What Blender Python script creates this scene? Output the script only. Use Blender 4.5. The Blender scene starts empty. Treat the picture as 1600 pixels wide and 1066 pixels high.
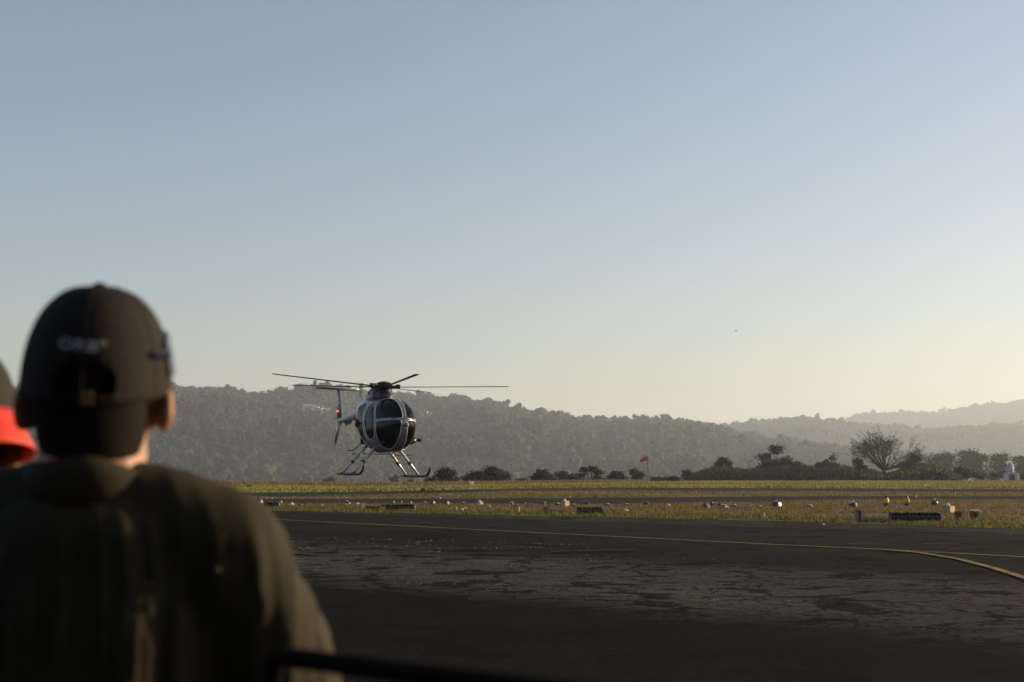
import bpy, bmesh, math, random
import numpy as np
from mathutils import Vector, Matrix, noise
R = math.radians
random.seed(7); rng = np.random.default_rng(7)
sc = bpy.context.scene
col = bpy.data.collections.new('place'); sc.collection.children.link(col)

# ------------------------------------------------------------------ camera, sky, sun, exposure
FPX, CX, CY, CAMZ, PITCH = 2222.0, 800.0, 533.0, 1.5, R(5.32)
cd = bpy.data.cameras.new('camera'); cam = bpy.data.objects.new('camera', cd); col.objects.link(cam)
cam.location = (0, 0, CAMZ); cam.rotation_euler = (R(90) + PITCH, 0, 0)
cd.sensor_width = 36; cd.lens = 50; cd.clip_start = 0.05; cd.clip_end = 30000
cd.dof.use_dof = True; cd.dof.focus_distance = 46; cd.dof.aperture_fstop = 4.6
sc.camera = cam
SUN_AZ, SUN_EL = R(71), R(12)          # clockwise from the view direction: the sun stands to the right
w = bpy.data.worlds.new('World'); sc.world = w; w.use_nodes = True
nt = w.node_tree; nt.nodes.clear()
sky = nt.nodes.new('ShaderNodeTexSky'); sky.sky_type = 'NISHITA'; sky.sun_disc = False
sky.sun_elevation = SUN_EL; sky.sun_rotation = SUN_AZ
sky.altitude = 0; sky.air_density = 1.0; sky.dust_density = 1.0; sky.ozone_density = 3.0
bg = nt.nodes.new('ShaderNodeBackground'); bg.inputs[1].default_value = 0.11
out = nt.nodes.new('ShaderNodeOutputWorld')
hs_ = nt.nodes.new('ShaderNodeHueSaturation'); hs_.inputs['Saturation'].default_value = .95
wb = nt.nodes.new('ShaderNodeMix'); wb.data_type = 'RGBA'; wb.blend_type = 'MULTIPLY'; wb.inputs[0].default_value = 1; wb.inputs[7].default_value = (1.235, 1.0, .885, 1)
nt.links.new(sky.outputs[0], hs_.inputs['Color']); nt.links.new(hs_.outputs[0], wb.inputs[6]); nt.links.new(wb.outputs[2], bg.inputs[0]); nt.links.new(bg.outputs[0], out.inputs[0])
sl = bpy.data.lights.new('sun', 'SUN'); so = bpy.data.objects.new('sun', sl); col.objects.link(so)
sl.energy = 5.0; sl.angle = R(0.6); sl.color = (1.0, 0.76, 0.48)
so.rotation_euler = (R(90) - SUN_EL, 0, R(180) - SUN_AZ)
sc.view_settings.view_transform = 'Standard'; sc.view_settings.look = 'None'
sc.view_settings.gamma = 1; sc.view_settings.use_curve_mapping = False
sc.view_settings.exposure = 0.70
sc.cycles.max_bounces = 8; sc.cycles.volume_bounces = 1; sc.cycles.transparent_max_bounces = 12

# ------------------------------------------------------------------ pixel -> place
cp, sp = math.cos(PITCH), math.sin(PITCH)
def ray(px, py):
    u = (px - CX) / FPX; v = (CY - py) / FPX
    return Vector((u, cp - v * sp, sp + v * cp))
def at(px, py, Y):
    d = ray(px, py); t = Y / d.y
    return Vector((d.x * t, Y, CAMZ + d.z * t))
def G(px, py, z=0.0):
    d = ray(px, py); t = (z - CAMZ) / d.z
    return Vector((d.x * t, d.y * t, z))
def project(p):
    p = np.asarray(p, float); x, y, z = p[..., 0], p[..., 1], p[..., 2] - CAMZ
    dep = y * cp + z * sp; up = -y * sp + z * cp
    return CX + FPX * x / dep, CY - FPX * up / dep
def gscale(py): return FPX / G(800, py).y

# ------------------------------------------------------------------ materials
def mat(name, colr=(.5, .5, .5), rough=.6, metal=0, spec=.5):
    m = bpy.data.materials.new(name); m.use_nodes = True
    b = m.node_tree.nodes['Principled BSDF']
    b.inputs['Base Color'].default_value = (*colr, 1); b.inputs['Roughness'].default_value = rough
    b.inputs['Metallic'].default_value = metal; b.inputs['Specular IOR Level'].default_value = spec
    return m
def N(m, t, **kw):
    n = m.node_tree.nodes.new(t)
    for k, v in kw.items(): setattr(n, k, v)
    return n
def L(m, a, b): m.node_tree.links.new(a, b)
def ramp(m, fac, stops):
    r = N(m, 'ShaderNodeValToRGB'); e = r.color_ramp.elements
    while len(e) < len(stops): e.new(.5)
    for k, (p, c) in enumerate(stops): e[k].position = p; e[k].color = (*c, 1)
    L(m, fac, r.inputs[0]); return r
def noise_node(m, scale, detail=6, rough=.6, coord='Object', vec=None):
    n = N(m, 'ShaderNodeTexNoise'); n.inputs['Scale'].default_value = scale
    n.inputs['Detail'].default_value = detail; n.inputs['Roughness'].default_value = rough
    if vec is None:
        tc = N(m, 'ShaderNodeTexCoord'); vec = tc.outputs[coord]
    L(m, vec, n.inputs['Vector']); return n
def BS(m): return m.node_tree.nodes['Principled BSDF']
def varied(name, c1, c2, scale, rough=.7, bump=0.0, spec=.3, mid=None, metal=0, dist=.02):
    m = mat(name, c1, rough, metal, spec)
    n = noise_node(m, scale)
    st = [(.3, c1), (.7, c2)] if mid is None else [(.25, c1), (.5, mid), (.75, c2)]
    r = ramp(m, n.outputs[0], st); L(m, r.outputs[0], BS(m).inputs['Base Color'])
    if bump:
        b = N(m, 'ShaderNodeBump'); b.inputs['Strength'].default_value = bump; b.inputs['Distance'].default_value = dist
        L(m, n.outputs[0], b.inputs['Height']); L(m, b.outputs[0], BS(m).inputs['Normal'])
    return m
def leafy(name, c1, c2, rough=.6, transl=.35, per='island'):
    m = mat(name, c1, rough, 0, .25)
    if per == 'island':
        g = N(m, 'ShaderNodeNewGeometry'); f = g.outputs['Random Per Island']
    else:
        g = N(m, 'ShaderNodeObjectInfo'); f = g.outputs['Random']
    r = ramp(m, f, [(0, c1), (1, c2)]); L(m, r.outputs[0], BS(m).inputs['Base Color'])
    t = N(m, 'ShaderNodeBsdfTranslucent'); L(m, r.outputs[0], t.inputs[0])
    mx = N(m, 'ShaderNodeMixShader'); mx.inputs[0].default_value = transl
    o = m.node_tree.nodes['Material Output']
    L(m, BS(m).outputs[0], mx.inputs[1]); L(m, t.outputs[0], mx.inputs[2]); L(m, mx.outputs[0], o.inputs[0])
    return m
def asphalt(name, base, var, crack=0.0, crack_scale=.35, patch=.15, dirt=(.06, .05, .035), dirt_amt=.3):
    """tar and stone: broad patches, fine aggregate, weathering cracks"""
    m = mat(name, base, .95, 0, .03)
    tc = N(m, 'ShaderNodeTexCoord'); V = tc.outputs['Object']
    big = noise_node(m, patch, 5, .65, vec=V); fine = noise_node(m, 14, 4, .7, vec=V); grit = noise_node(m, 70, 2, .6, vec=V)
    r1 = ramp(m, big.outputs[0], [(.35, tuple(c * (1 - var) for c in base)), (.65, tuple(c * (1 + var) for c in base))])
    r2 = ramp(m, fine.outputs[0], [(.3, (.72, .72, .72)), (.7, (1.3, 1.3, 1.28))])
    mul = N(m, 'ShaderNodeMix', data_type='RGBA', blend_type='MULTIPLY'); mul.inputs[0].default_value = 1
    L(m, r1.outputs[0], mul.inputs[6]); L(m, r2.outputs[0], mul.inputs[7])
    dn = noise_node(m, .5, 8, .72, vec=V); dr = ramp(m, dn.outputs[0], [(.52, (0, 0, 0)), (.72, (1, 1, 1))])
    ds = N(m, 'ShaderNodeMath', operation='MULTIPLY'); ds.inputs[1].default_value = dirt_amt; L(m, dr.outputs[0], ds.inputs[0])
    md = N(m, 'ShaderNodeMix', data_type='RGBA'); L(m, ds.outputs[0], md.inputs[0]); L(m, mul.outputs[2], md.inputs[6]); md.inputs[7].default_value = (*dirt, 1)
    last = md.outputs[2]; hgt = grit.outputs[0]
    if crack:
        wn = noise_node(m, 1.1, 4, .6, vec=V)
        wv = N(m, 'ShaderNodeMix', data_type='RGBA', blend_type='LINEAR_LIGHT'); wv.inputs[0].default_value = .55
        L(m, V, wv.inputs[6]); L(m, wn.outputs[1], wv.inputs[7])
        vo = N(m, 'ShaderNodeTexVoronoi', feature='DISTANCE_TO_EDGE'); vo.inputs['Scale'].default_value = crack_scale
        L(m, wv.outputs[2], vo.inputs['Vector'])
        wid = noise_node(m, .6, 3, .5, vec=V)
        wm = N(m, 'ShaderNodeMapRange'); wm.inputs[1].default_value = .35; wm.inputs[2].default_value = .7; wm.inputs[3].default_value = .002; wm.inputs[4].default_value = .05 * crack
        L(m, wid.outputs[0], wm.inputs[0])
        cm = N(m, 'ShaderNodeMath', operation='LESS_THAN'); L(m, vo.outputs['Distance'], cm.inputs[0]); L(m, wm.outputs[0], cm.inputs[1])
        mc = N(m, 'ShaderNodeMix', data_type='RGBA'); L(m, cm.outputs[0], mc.inputs[0]); L(m, last, mc.inputs[6]); mc.inputs[7].default_value = (.008, .008, .007, 1)
        last = mc.outputs[2]
        hs = N(m, 'ShaderNodeMath', operation='SUBTRACT'); L(m, grit.outputs[0], hs.inputs[0]); L(m, cm.outputs[0], hs.inputs[1]); hgt = hs.outputs[0]
    L(m, last, BS(m).inputs['Base Color'])
    b = N(m, 'ShaderNodeBump'); b.inputs['Strength'].default_value = .5; b.inputs['Distance'].default_value = .008
    L(m, hgt, b.inputs['Height']); L(m, b.outputs[0], BS(m).inputs['Normal'])
    return m
M = {}
M['soil'] = varied('dry soil and thatch', (.045, .03, .016), (.15, .10, .048), .5, .95, .6, .1, (.09, .058, .028))
M['green'] = varied('grassy turf', (.10, .095, .02), (.22, .185, .04), .35, .95, .5, .1, (.11, .11, .028))
M['olive'] = varied('thin olive turf', (.065, .05, .024), (.13, .10, .035), .5, .95, .5, .1)
M['runway'] = asphalt('runway asphalt', (.028, .026, .022), .2, 0, dirt=(.07, .055, .03))
def pavement():
    """apron laid in lanes parallel to the runway: near band coloured dark for foreground shade, worn cracked lane, patched lane, asphalt lane, grey shoulder"""
    m = mat('apron pavement', (.04, .04, .04), .95, 0, .02)
    tc = N(m, 'ShaderNodeTexCoord'); V = tc.outputs['Object']
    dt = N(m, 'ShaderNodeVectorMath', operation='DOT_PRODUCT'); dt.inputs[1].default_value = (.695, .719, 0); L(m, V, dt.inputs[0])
    n1 = noise_node(m, .35, 8, .68, vec=V); n2 = noise_node(m, 2.2, 6, .7, vec=V); fine = noise_node(m, 13, 4, .75, vec=V); grit = noise_node(m, 75, 2, .6, vec=V)
    def madd(src, k, base):
        a = N(m, 'ShaderNodeMath', operation='MULTIPLY_ADD'); a.inputs[1].default_value = k; L(m, src, a.inputs[0])
        if hasattr(base, 'default_value') and not isinstance(base, float): L(m, base, a.inputs[2])
        else: a.inputs[2].default_value = base
        return a.outputs[0]
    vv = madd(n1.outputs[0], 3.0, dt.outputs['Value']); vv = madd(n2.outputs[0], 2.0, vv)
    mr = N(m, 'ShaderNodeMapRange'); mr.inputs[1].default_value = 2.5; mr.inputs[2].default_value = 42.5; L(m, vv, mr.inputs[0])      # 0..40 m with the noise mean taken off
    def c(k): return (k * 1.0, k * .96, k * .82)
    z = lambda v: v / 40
    r = ramp(m, mr.outputs[0], [(z(5), c(.010)), (z(11.6), c(.009)), (z(13.8), c(.056)), (z(17.6), c(.058)), (z(20), c(.020)), (z(22.5), c(.015)), (z(24.8), c(.020)), (z(33.2), c(.020)), (z(34.8), c(.042)), (z(38), c(.042))])  # darkest near stops carry the foreground shade in the pavement colour
    big = noise_node(m, .16, 5, .7, vec=V); rb = ramp(m, big.outputs[0], [(.3, (.6, .6, .6)), (.7, (1.45, 1.43, 1.4))])
    rf = ramp(m, fine.outputs[0], [(.3, (.45, .45, .45)), (.7, (1.65, 1.62, 1.55))])
    a = r.outputs[0]
    for q in (rb, rf):
        x = N(m, 'ShaderNodeMix', data_type='RGBA', blend_type='MULTIPLY'); x.inputs[0].default_value = 1; L(m, a, x.inputs[6]); L(m, q.outputs[0], x.inputs[7]); a = x.outputs[2]
    wn = noise_node(m, 1.3, 5, .65, vec=V)
    wv = N(m, 'ShaderNodeMix', data_type='RGBA', blend_type='LINEAR_LIGHT'); wv.inputs[0].default_value = .4; L(m, V, wv.inputs[6]); L(m, wn.outputs[1], wv.inputs[7])
    inlane = ramp(m, mr.outputs[0], [(z(11), (.25, .25, .25)), (z(13), (1, 1, 1)), (z(19), (1, 1, 1)), (z(21), (.2, .2, .2))])
    hg = grit.outputs[0]
    for sc_, wd, seed in ((.5, .05, 0), (1.25, .05, 1), (2.6, .05, 2)):
        vo = N(m, 'ShaderNodeTexVoronoi', feature='DISTANCE_TO_EDGE'); vo.inputs['Scale'].default_value = sc_; L(m, wv.outputs[2], vo.inputs['Vector'])
        wid = noise_node(m, .5 + seed * .2, 4, .6, vec=V)
        wm = N(m, 'ShaderNodeMapRange'); wm.inputs[1].default_value = .32 + seed * .05; wm.inputs[2].default_value = .72; wm.inputs[3].default_value = 0.0; wm.inputs[4].default_value = wd; L(m, wid.outputs[0], wm.inputs[0])
        wl = N(m, 'ShaderNodeMath', operation='MULTIPLY'); L(m, wm.outputs[0], wl.inputs[0]); L(m, inlane.outputs[0], wl.inputs[1])
        sm = N(m, 'ShaderNodeMath', operation='DIVIDE'); L(m, vo.outputs['Distance'], sm.inputs[0]); L(m, wl.outputs[0], sm.inputs[1])
        cm = N(m, 'ShaderNodeMapRange'); cm.inputs[1].default_value = .45; cm.inputs[2].default_value = 1.1; cm.inputs[3].default_value = .85; cm.inputs[4].default_value = 0; L(m, sm.outputs[0], cm.inputs[0])
        mc = N(m, 'ShaderNodeMix', data_type='RGBA'); L(m, cm.outputs[0], mc.inputs[0]); L(m, a, mc.inputs[6]); mc.inputs[7].default_value = (.006, .006, .005, 1); a = mc.outputs[2]
        hs = N(m, 'ShaderNodeMath', operation='SUBTRACT'); L(m, hg, hs.inputs[0]); L(m, cm.outputs[0], hs.inputs[1]); hg = hs.outputs[0]
    L(m, a, BS(m).inputs['Base Color'])
    b = N(m, 'ShaderNodeBump'); b.inputs['Strength'].default_value = .6; b.inputs['Distance'].default_value = .008; L(m, hg, b.inputs['Height']); L(m, b.outputs[0], BS(m).inputs['Normal'])
    return m
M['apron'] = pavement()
def worn_paint(name, c1, c2, bare, gone):
    m = varied(name, c1, c2, 1.2, .85, 0, .1); b = BS(m); old = b.inputs['Base Color'].links[0].from_socket
    n = noise_node(m, 9, 8, .75); r = ramp(m, n.outputs[0], [(gone - .06, (0, 0, 0)), (gone + .06, (1, 1, 1))])
    x = N(m, 'ShaderNodeMix', data_type='RGBA'); L(m, r.outputs[0], x.inputs[0]); L(m, old, x.inputs[7]); x.inputs[6].default_value = (*bare, 1); L(m, x.outputs[2], b.inputs['Base Color'])
    return m
M['yellow_line'] = worn_paint('worn yellow paint', (.17, .11, .025), (.36, .24, .05), (.035, .03, .022), .44)
M['white_line'] = worn_paint('faded pale paint', (.06, .055, .045), (.13, .12, .10), (.03, .028, .022), .5)
M['added_blocker'] = varied('dark hangar sheet', (.03, .03, .03), (.05, .048, .045), .8, .8)  # for the added wall that shuts out sky light
M['hill'] = varied('wooded slope soil', (.035, .04, .02), (.09, .085, .045), .012, 1, 0, .05)
def wood_mat():
    m = leafy('distant tree foliage', (.03, .038, .018), (.075, .078, .036), .85, .2, 'object')
    oi = N(m, 'ShaderNodeObjectInfo'); sv = N(m, 'ShaderNodeVectorMath', operation='SCALE'); sv.inputs['Scale'].default_value = .006; L(m, oi.outputs['Location'], sv.inputs[0])
    n = noise_node(m, 1.0, 4, .6, vec=sv.outputs[0]); r = ramp(m, n.outputs[0], [(.35, (.65, .7, .7)), (.55, (1, 1, .95)), (.7, (1.35, 1.25, 1.1))])
    src = BS(m).inputs['Base Color'].links[0].from_socket; x = N(m, 'ShaderNodeMix', data_type='RGBA', blend_type='MULTIPLY'); x.inputs[0].default_value = 1
    L(m, src, x.inputs[6]); L(m, r.outputs[0], x.inputs[7]); L(m, x.outputs[2], BS(m).inputs['Base Color']); return m
M['wood'] = wood_mat()
M['leaf'] = leafy('bush leaves', (.010, .015, .005), (.04, .046, .014))
M['leaf_far'] = leafy('far tree leaves', (.02, .03, .012), (.055, .065, .025))
M['scrub'] = leafy('scrub blades', (.014, .019, .006), (.06, .058, .018))
M['scrub_gold'] = leafy('dry reed blades', (.13, .10, .03), (.26, .2, .07))
M['bark'] = varied('bark', (.05, .038, .025), (.11, .085, .06), 3, .9)
M['grass_green'] = leafy('green grass blades', (.14, .14, .026), (.37, .325, .065), .7, .4)
M['grass_gold'] = leafy('dry grass blades', (.10, .062, .026), (.27, .185, .085), .7, .35)
M['grass_fringe'] = leafy('verge grass blades', (.05, .06, .014), (.17, .15, .04), .7, .4)
M['weed'] = leafy('weeds', (.16, .13, .04), (.36, .28, .10), .7, .3)
M['white'] = varied('white plastic', (.62, .60, .56), (.82, .80, .76), 9, .45)
M['beacon_white'] = varied('weathered whitewash', (.34, .34, .34), (.48, .48, .47), 2, .8)
M['cream'] = varied('cream wall', (.62, .52, .42), (.78, .70, .6), 2, .8)
M['roof'] = varied('roof sheet', (.32, .2, .15), (.5, .42, .36), 2, .7)
M['card'] = varied('cardboard', (.42, .29, .16), (.58, .42, .25), 5, .8)
M['blue'] = varied('dark blue plastic', (.005, .009, .015), (.02, .03, .045), 9, .3, .5, .5)
M['black'] = varied('black plastic', (.006, .006, .007), (.016, .016, .017), 12, .4)
M['dark_wood'] = varied('weathered wood', (.06, .045, .03), (.16, .125, .09), 5, .85, .4)
M['grey_wood'] = varied('grey board', (.16, .15, .13), (.3, .28, .25), 4, .85)
M['pale_wood'] = varied('pale stake wood', (.42, .33, .2), (.6, .5, .34), 6, .8)
M['yellow'] = varied('yellow sheeting', (.5, .30, .02), (.72, .46, .04), 8, .5)
M['red'] = varied('red cloth', (.36, .03, .02), (.5, .06, .04), 6, .7)
M['redbox'] = varied('dark red plastic', (.16, .015, .012), (.25, .03, .02), 6, .5)
M['steel'] = varied('grey pole paint', (.2, .19, .17), (.3, .28, .26), 5, .5)

# ------------------------------------------------------------------ mesh helpers
class MB:
    def __init__(s): s.v = []; s.f = []
    def add(s, vs, fs):
        o = len(s.v); s.v.extend([tuple(v) for v in vs]); s.f.extend([tuple(i + o for i in f) for f in fs]); return s
    def box(s, c, d, rot=None, taper=1.0):
        c = Vector(c); vs = []
        for z in (-1, 1):
            k = 1 if z < 0 else taper
            for x, y in ((-1, -1), (1, -1), (1, 1), (-1, 1)):
                p = Vector((x * d[0] / 2 * k, y * d[1] / 2 * k, z * d[2] / 2))
                if rot is not None: p = rot @ p
                vs.append(c + p)
        return s.add(vs, [(3, 2, 1, 0), (4, 5, 6, 7), (0, 1, 5, 4), (1, 2, 6, 5), (2, 3, 7, 6), (3, 0, 4, 7)])
    def path(s, pts, rad, n=8, caps=True, flat=1.0):
        pts = [Vector(p) for p in pts]; rad = rad if hasattr(rad, '__len__') else [rad] * len(pts)
        rings = []; up = None
        for i, p in enumerate(pts):
            t = (pts[min(i + 1, len(pts) - 1)] - pts[max(i - 1, 0)]).normalized()
            if up is None: up = Vector((0, 0, 1)) if abs(t.z) < .9 else Vector((0, 1, 0))
            a = t.cross(up).normalized(); b = a.cross(t).normalized(); up = b
            rings.append([p + (a * math.cos(2 * math.pi * k / n) + b * flat * math.sin(2 * math.pi * k / n)) * rad[i] for k in range(n)])
        vs = [q for r in rings for q in r]; fs = []
        for i in range(len(pts) - 1):
            for k in range(n):
                fs.append((i * n + k, i * n + (k + 1) % n, (i + 1) * n + (k + 1) % n, (i + 1) * n + k))
        if caps: fs += [tuple(range(n))[::-1], tuple(range((len(pts) - 1) * n, len(pts) * n))]
        return s.add(vs, fs)
    def lathe(s, prof, c=(0, 0, 0), n=20, axis=None, sq=None):
        c = Vector(c); vs = []; fs = []
        for r, z in prof:
            for k in range(n):
                a = 2 * math.pi * k / n; x, y = math.cos(a), math.sin(a)
                if sq: q = (abs(x) ** sq + abs(y) ** sq) ** (-1 / sq); x *= q; y *= q
                p = Vector((r * x, r * y, z))
                if axis is not None: p = axis @ p
                vs.append(c + p)
        for i in range(len(prof) - 1):
            for k in range(n): fs.append((i * n + k, i * n + (k + 1) % n, (i + 1) * n + (k + 1) % n, (i + 1) * n + k))
        fs += [tuple(range(n))[::-1], tuple(range((len(prof) - 1) * n, len(prof) * n))]
        return s.add(vs, fs)
    def ell(s, c, r, n=16, m=10, rot=None):
        c = Vector(c); vs = []; fs = []
        for i in range(m + 1):
            b = -math.pi / 2 + math.pi * i / m
            for k in range(n):
                a = 2 * math.pi * k / n
                p = Vector((r[0] * math.cos(b) * math.cos(a), r[1] * math.cos(b) * math.sin(a), r[2] * math.sin(b)))
                if rot is not None: p = rot @ p
                vs.append(c + p)
        for i in range(m):
            for k in range(n): fs.append((i * n + k, i * n + (k + 1) % n, (i + 1) * n + (k + 1) % n, (i + 1) * n + k))
        return s.add(vs, fs)
    def mesh(s, name, smooth=False):
        me = bpy.data.meshes.new(name); me.from_pydata(s.v, [], s.f); me.validate(); me.update()
        if smooth: me.polygons.foreach_set('use_smooth', [True] * len(me.polygons))
        return me
    def build(s, name, m, parent=None, smooth=False, loc=None):
        return link(name, s.mesh(name, smooth), m, parent, loc)
def link(name, me, m=None, parent=None, loc=None):
    o = bpy.data.objects.new(name, me)
    if m is not None: me.materials.clear(); me.materials.append(M[m] if isinstance(m, str) else m)
    col.objects.link(o); o.parent = parent
    if loc is not None: o.location = loc
    return o
def np_mesh(name, v, f):
    """v (n,3), f (m,k) arrays"""
    me = bpy.data.meshes.new(name); k = f.shape[1]
    me.vertices.add(len(v)); me.vertices.foreach_set('co', np.asarray(v, np.float32).ravel())
    me.loops.add(f.size); me.loops.foreach_set('vertex_index', f.astype(np.int32).ravel())
    me.polygons.add(len(f)); me.polygons.foreach_set('loop_start', np.arange(0, f.size, k, dtype=np.int32))
    me.update(calc_edges=True); me.validate(); return me
def tag(o, label=None, cat=None, group=None, kind=None):
    if label: o['label'] = label
    if cat: o['category'] = cat
    if group: o['group'] = group
    if kind: o['kind'] = kind
    return o
def empty(name, loc, rz=0, label=None, cat=None, group=None):
    o = bpy.data.objects.new(name, None); col.objects.link(o); o.location = loc; o.rotation_euler = (0, 0, rz)
    o.empty_display_size = .2
    return tag(o, label, cat, group)
def interp(poly, px):
    xs = [p[0] for p in poly]; ys = [p[1] for p in poly]
    if len(poly) == 1: return np.full_like(np.asarray(px, float), ys[0])
    px = np.asarray(px, float); y = np.interp(px, xs, ys)
    return y

# ------------------------------------------------------------------ the ground and its strips
EDGE = [(-600, 755), (380, 757), (580, 759), (800, 756), (980, 752.5), (1100, 751), (1600, 750.5), (2300, 750.5)]
def ground():
    """one sheet: a flat airfield plateau whose far rim falls away into the valley, then on to the horizon"""
    az = np.concatenate([np.linspace(-600, 2300, 146)])
    verts = []; faces = []
    rows = [0.0, .25, .5, .75, 1.0]
    cols = []
    for px in az:
        e = G(px, float(interp(EDGE, px))); d = Vector((e.x, e.y, 0)); n = d.normalized(); D = d.length
        c = [n * (3 + (D - 3) * t) for t in rows]
        for dd, z in ((12, -.5), (60, -6), (180, -14), (800, -16), (8900 - D, -16)):
            q = n * (D + dd); q.z = z; c.append(q)
        cols.append(c)
    k = len(cols[0])
    for c in cols: verts += [tuple(p) for p in c]
    for i in range(len(cols) - 1):
        for j in range(k - 1): faces.append((i * k + j, (i + 1) * k + j, (i + 1) * k + j + 1, i * k + j + 1))
    # the rest of the turn behind the camera, flat
    a0 = math.atan2(cols[-1][0].y, cols[-1][0].x); a1 = math.atan2(cols[0][0].y, cols[0][0].x) - 2 * math.pi
    last = (len(cols) - 1) * k; prev = [last + j for j in range(k)]
    prof = [(p.length if j < 5 else Vector((p.x, p.y, 0)).length, p.z) for j, p in enumerate(cols[-1])]
    prof0 = [(Vector((p.x, p.y, 0)).length, p.z) for p in cols[0]]
    S = 48
    for s_ in range(1, S + 1):
        if s_ == S: cur = list(range(k))
        else:
            t = s_ / S; a = a0 + (a1 - a0) * t; cur = []
            for j in range(k):
                r = prof[j][0] * (1 - t) + prof0[j][0] * t; z = prof[j][1] * (1 - t) + prof0[j][1] * t
                cur.append(len(verts)); verts.append((r * math.cos(a), r * math.sin(a), z))
        for j in range(k - 1): faces.append((prev[j], cur[j], cur[j + 1], prev[j + 1]))
        prev = cur
    inner = [i * k for i in range(len(cols))] + [len(cols) * k + q * k for q in range(S - 1)]
    faces.append(tuple(inner))
    mb = MB(); mb.add(verts, faces)
    return tag(mb.build('ground', 'soil'), kind='structure')
ground()
def strip(name, top, bot, z, m, px0=-500, px1=2200, n=150):
    mb = MB(); vs = []
    for px in np.linspace(px0, px1, n):
        a = G(px, float(interp(top, px)), z); b = G(px, float(interp(bot, px)), z)
        vs += [a, a.lerp(b, .5), b]
    fs = []
    for i in range(n - 1):
        for j in range(2): fs.append((i * 3 + j, i * 3 + j + 1, (i + 1) * 3 + j + 1, (i + 1) * 3 + j))
    mb.add(vs, fs); return tag(mb.build(name, m), kind='structure')
def jag(poly, amp, step=18):
    xs = np.arange(poly[0][0], poly[-1][0] + 1, step); r = np.random.default_rng(int(abs(poly[0][1] * 10)))
    ys = interp(poly, xs); n = r.normal(0, 1, len(xs)); n = np.convolve(n, [.25, .5, .25], 'same')
    return [(x, y + amp * (y - 740) / 40 * k) for x, y, k in zip(xs, ys, n)]
FAR_T = [(-500, 757.6), (380, 758), (580, 760), (800, 757), (980, 753.5), (1100, 752), (2200, 751.5)]
FAR_B = [(-500, 770), (380, 770.3), (580, 768.5), (700, 765.5), (800, 763.2), (1000, 762.2), (1300, 763), (1600, 764.5), (2200, 766)]
TAX_B = [(-500, 776), (380, 776.5), (580, 774), (700, 771), (800, 767.2), (1000, 767.2), (1300, 768.3), (1600, 769.8), (2200, 772)]
MID_B = [(-500, 780), (380, 780), (580, 779.3), (800, 778.6), (1000, 777.5), (1200, 776), (1300, 775.2), (1600, 775.6), (2200, 776)]
RUN_B = [(-500, 785), (380, 786), (600, 787), (800, 788.5), (1000, 787.5), (1180, 784), (1300, 782), (1600, 781.5), (2200, 781)]
DRY_B = [(-500, 789), (380, 793.5), (600, 797), (800, 801), (1000, 805), (1200, 809), (1400, 815), (1600, 821), (2200, 838)]
VER_B = [(-500, 794), (380, 798), (600, 802), (800, 806.5), (1000, 810), (1200, 814.5), (1400, 820.5), (1600, 828), (2200, 850)]
SHO_B = [(-500, 799), (380, 805), (600, 809), (800, 815), (1000, 820), (1200, 826), (1400, 833), (1600, 842), (2200, 868)]
strip('far_grass_strip', FAR_T, jag(FAR_B, .9), .004, 'green')
strip('taxiway', jag(FAR_B, .9), jag(TAX_B, 1.0), .006, 'runway')
strip('middle_grass_strip', jag(TAX_B, 1.0), jag(MID_B, .7), .004, 'olive')
strip('runway', jag(MID_B, .7), jag(RUN_B, .9), .006, 'runway')
strip('grass_verge', jag(DRY_B, .6), jag(VER_B, .5), .004, 'green')
# the apron reaches from the verge to beyond the camera
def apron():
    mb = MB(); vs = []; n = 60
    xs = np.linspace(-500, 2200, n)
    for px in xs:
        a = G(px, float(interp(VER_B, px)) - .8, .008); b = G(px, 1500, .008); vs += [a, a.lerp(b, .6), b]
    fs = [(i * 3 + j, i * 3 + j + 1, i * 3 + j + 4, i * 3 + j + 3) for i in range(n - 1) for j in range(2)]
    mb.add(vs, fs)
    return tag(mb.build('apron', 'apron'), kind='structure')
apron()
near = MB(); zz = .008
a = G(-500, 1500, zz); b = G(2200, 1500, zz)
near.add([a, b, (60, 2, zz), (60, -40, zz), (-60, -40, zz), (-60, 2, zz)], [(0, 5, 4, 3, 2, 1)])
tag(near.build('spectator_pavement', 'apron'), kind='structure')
WORN_T = [(-500, 836), (300, 847), (500, 857), (700, 862), (900, 861), (1050, 866), (1300, 882), (1600, 911), (2200, 965)]
WORN_B = [(-500, 870), (300, 885), (500, 905), (727, 937), (900, 949), (1050, 960), (1325, 981), (1600, 994), (2200, 1030)]
hw = MB(); hw.box((0, -9, 5.5), (90, .6, 11)); tag(hw.build('added_blocker_wall', 'added_blocker'), kind='structure')  # unseen wall, added to hold sky light off foreground and man's back
def line(name, pts, w, m, z=.022, seg=40):
    P = [G(x, y, z) for x, y in pts]; Q = []
    for i in range(len(P) - 1):
        for k in range(seg): Q.append(P[i].lerp(P[i + 1], k / seg))
    Q.append(P[-1]); vs = []
    for i, p in enumerate(Q):
        t = (Q[min(i + 1, len(Q) - 1)] - Q[max(i - 1, 0)]).normalized(); n = Vector((-t.y, t.x, 0))
        j = 1 + .12 * noise.noise(p * 1.7)
        vs += [p + n * w / 2 * j, p - n * w / 2 * j]
    fs = [(2 * i, 2 * i + 1, 2 * i + 3, 2 * i + 2) for i in range(len(Q) - 1)]
    mb = MB(); mb.add(vs, fs); return tag(mb.build(name, m), kind='structure')
line('painted_line', [(-300, 775.5), (440, 812), (815, 831), (1187, 849.5), (1400, 859.3), (1600, 870), (2000, 892)], .16, 'yellow_line')
line('painted_curve', [(1385, 858.6), (1440, 863.5), (1497, 873), (1550, 886.5), (1600, 902), (1700, 940), (1850, 1010)], .14, 'yellow_line', .026)
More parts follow.
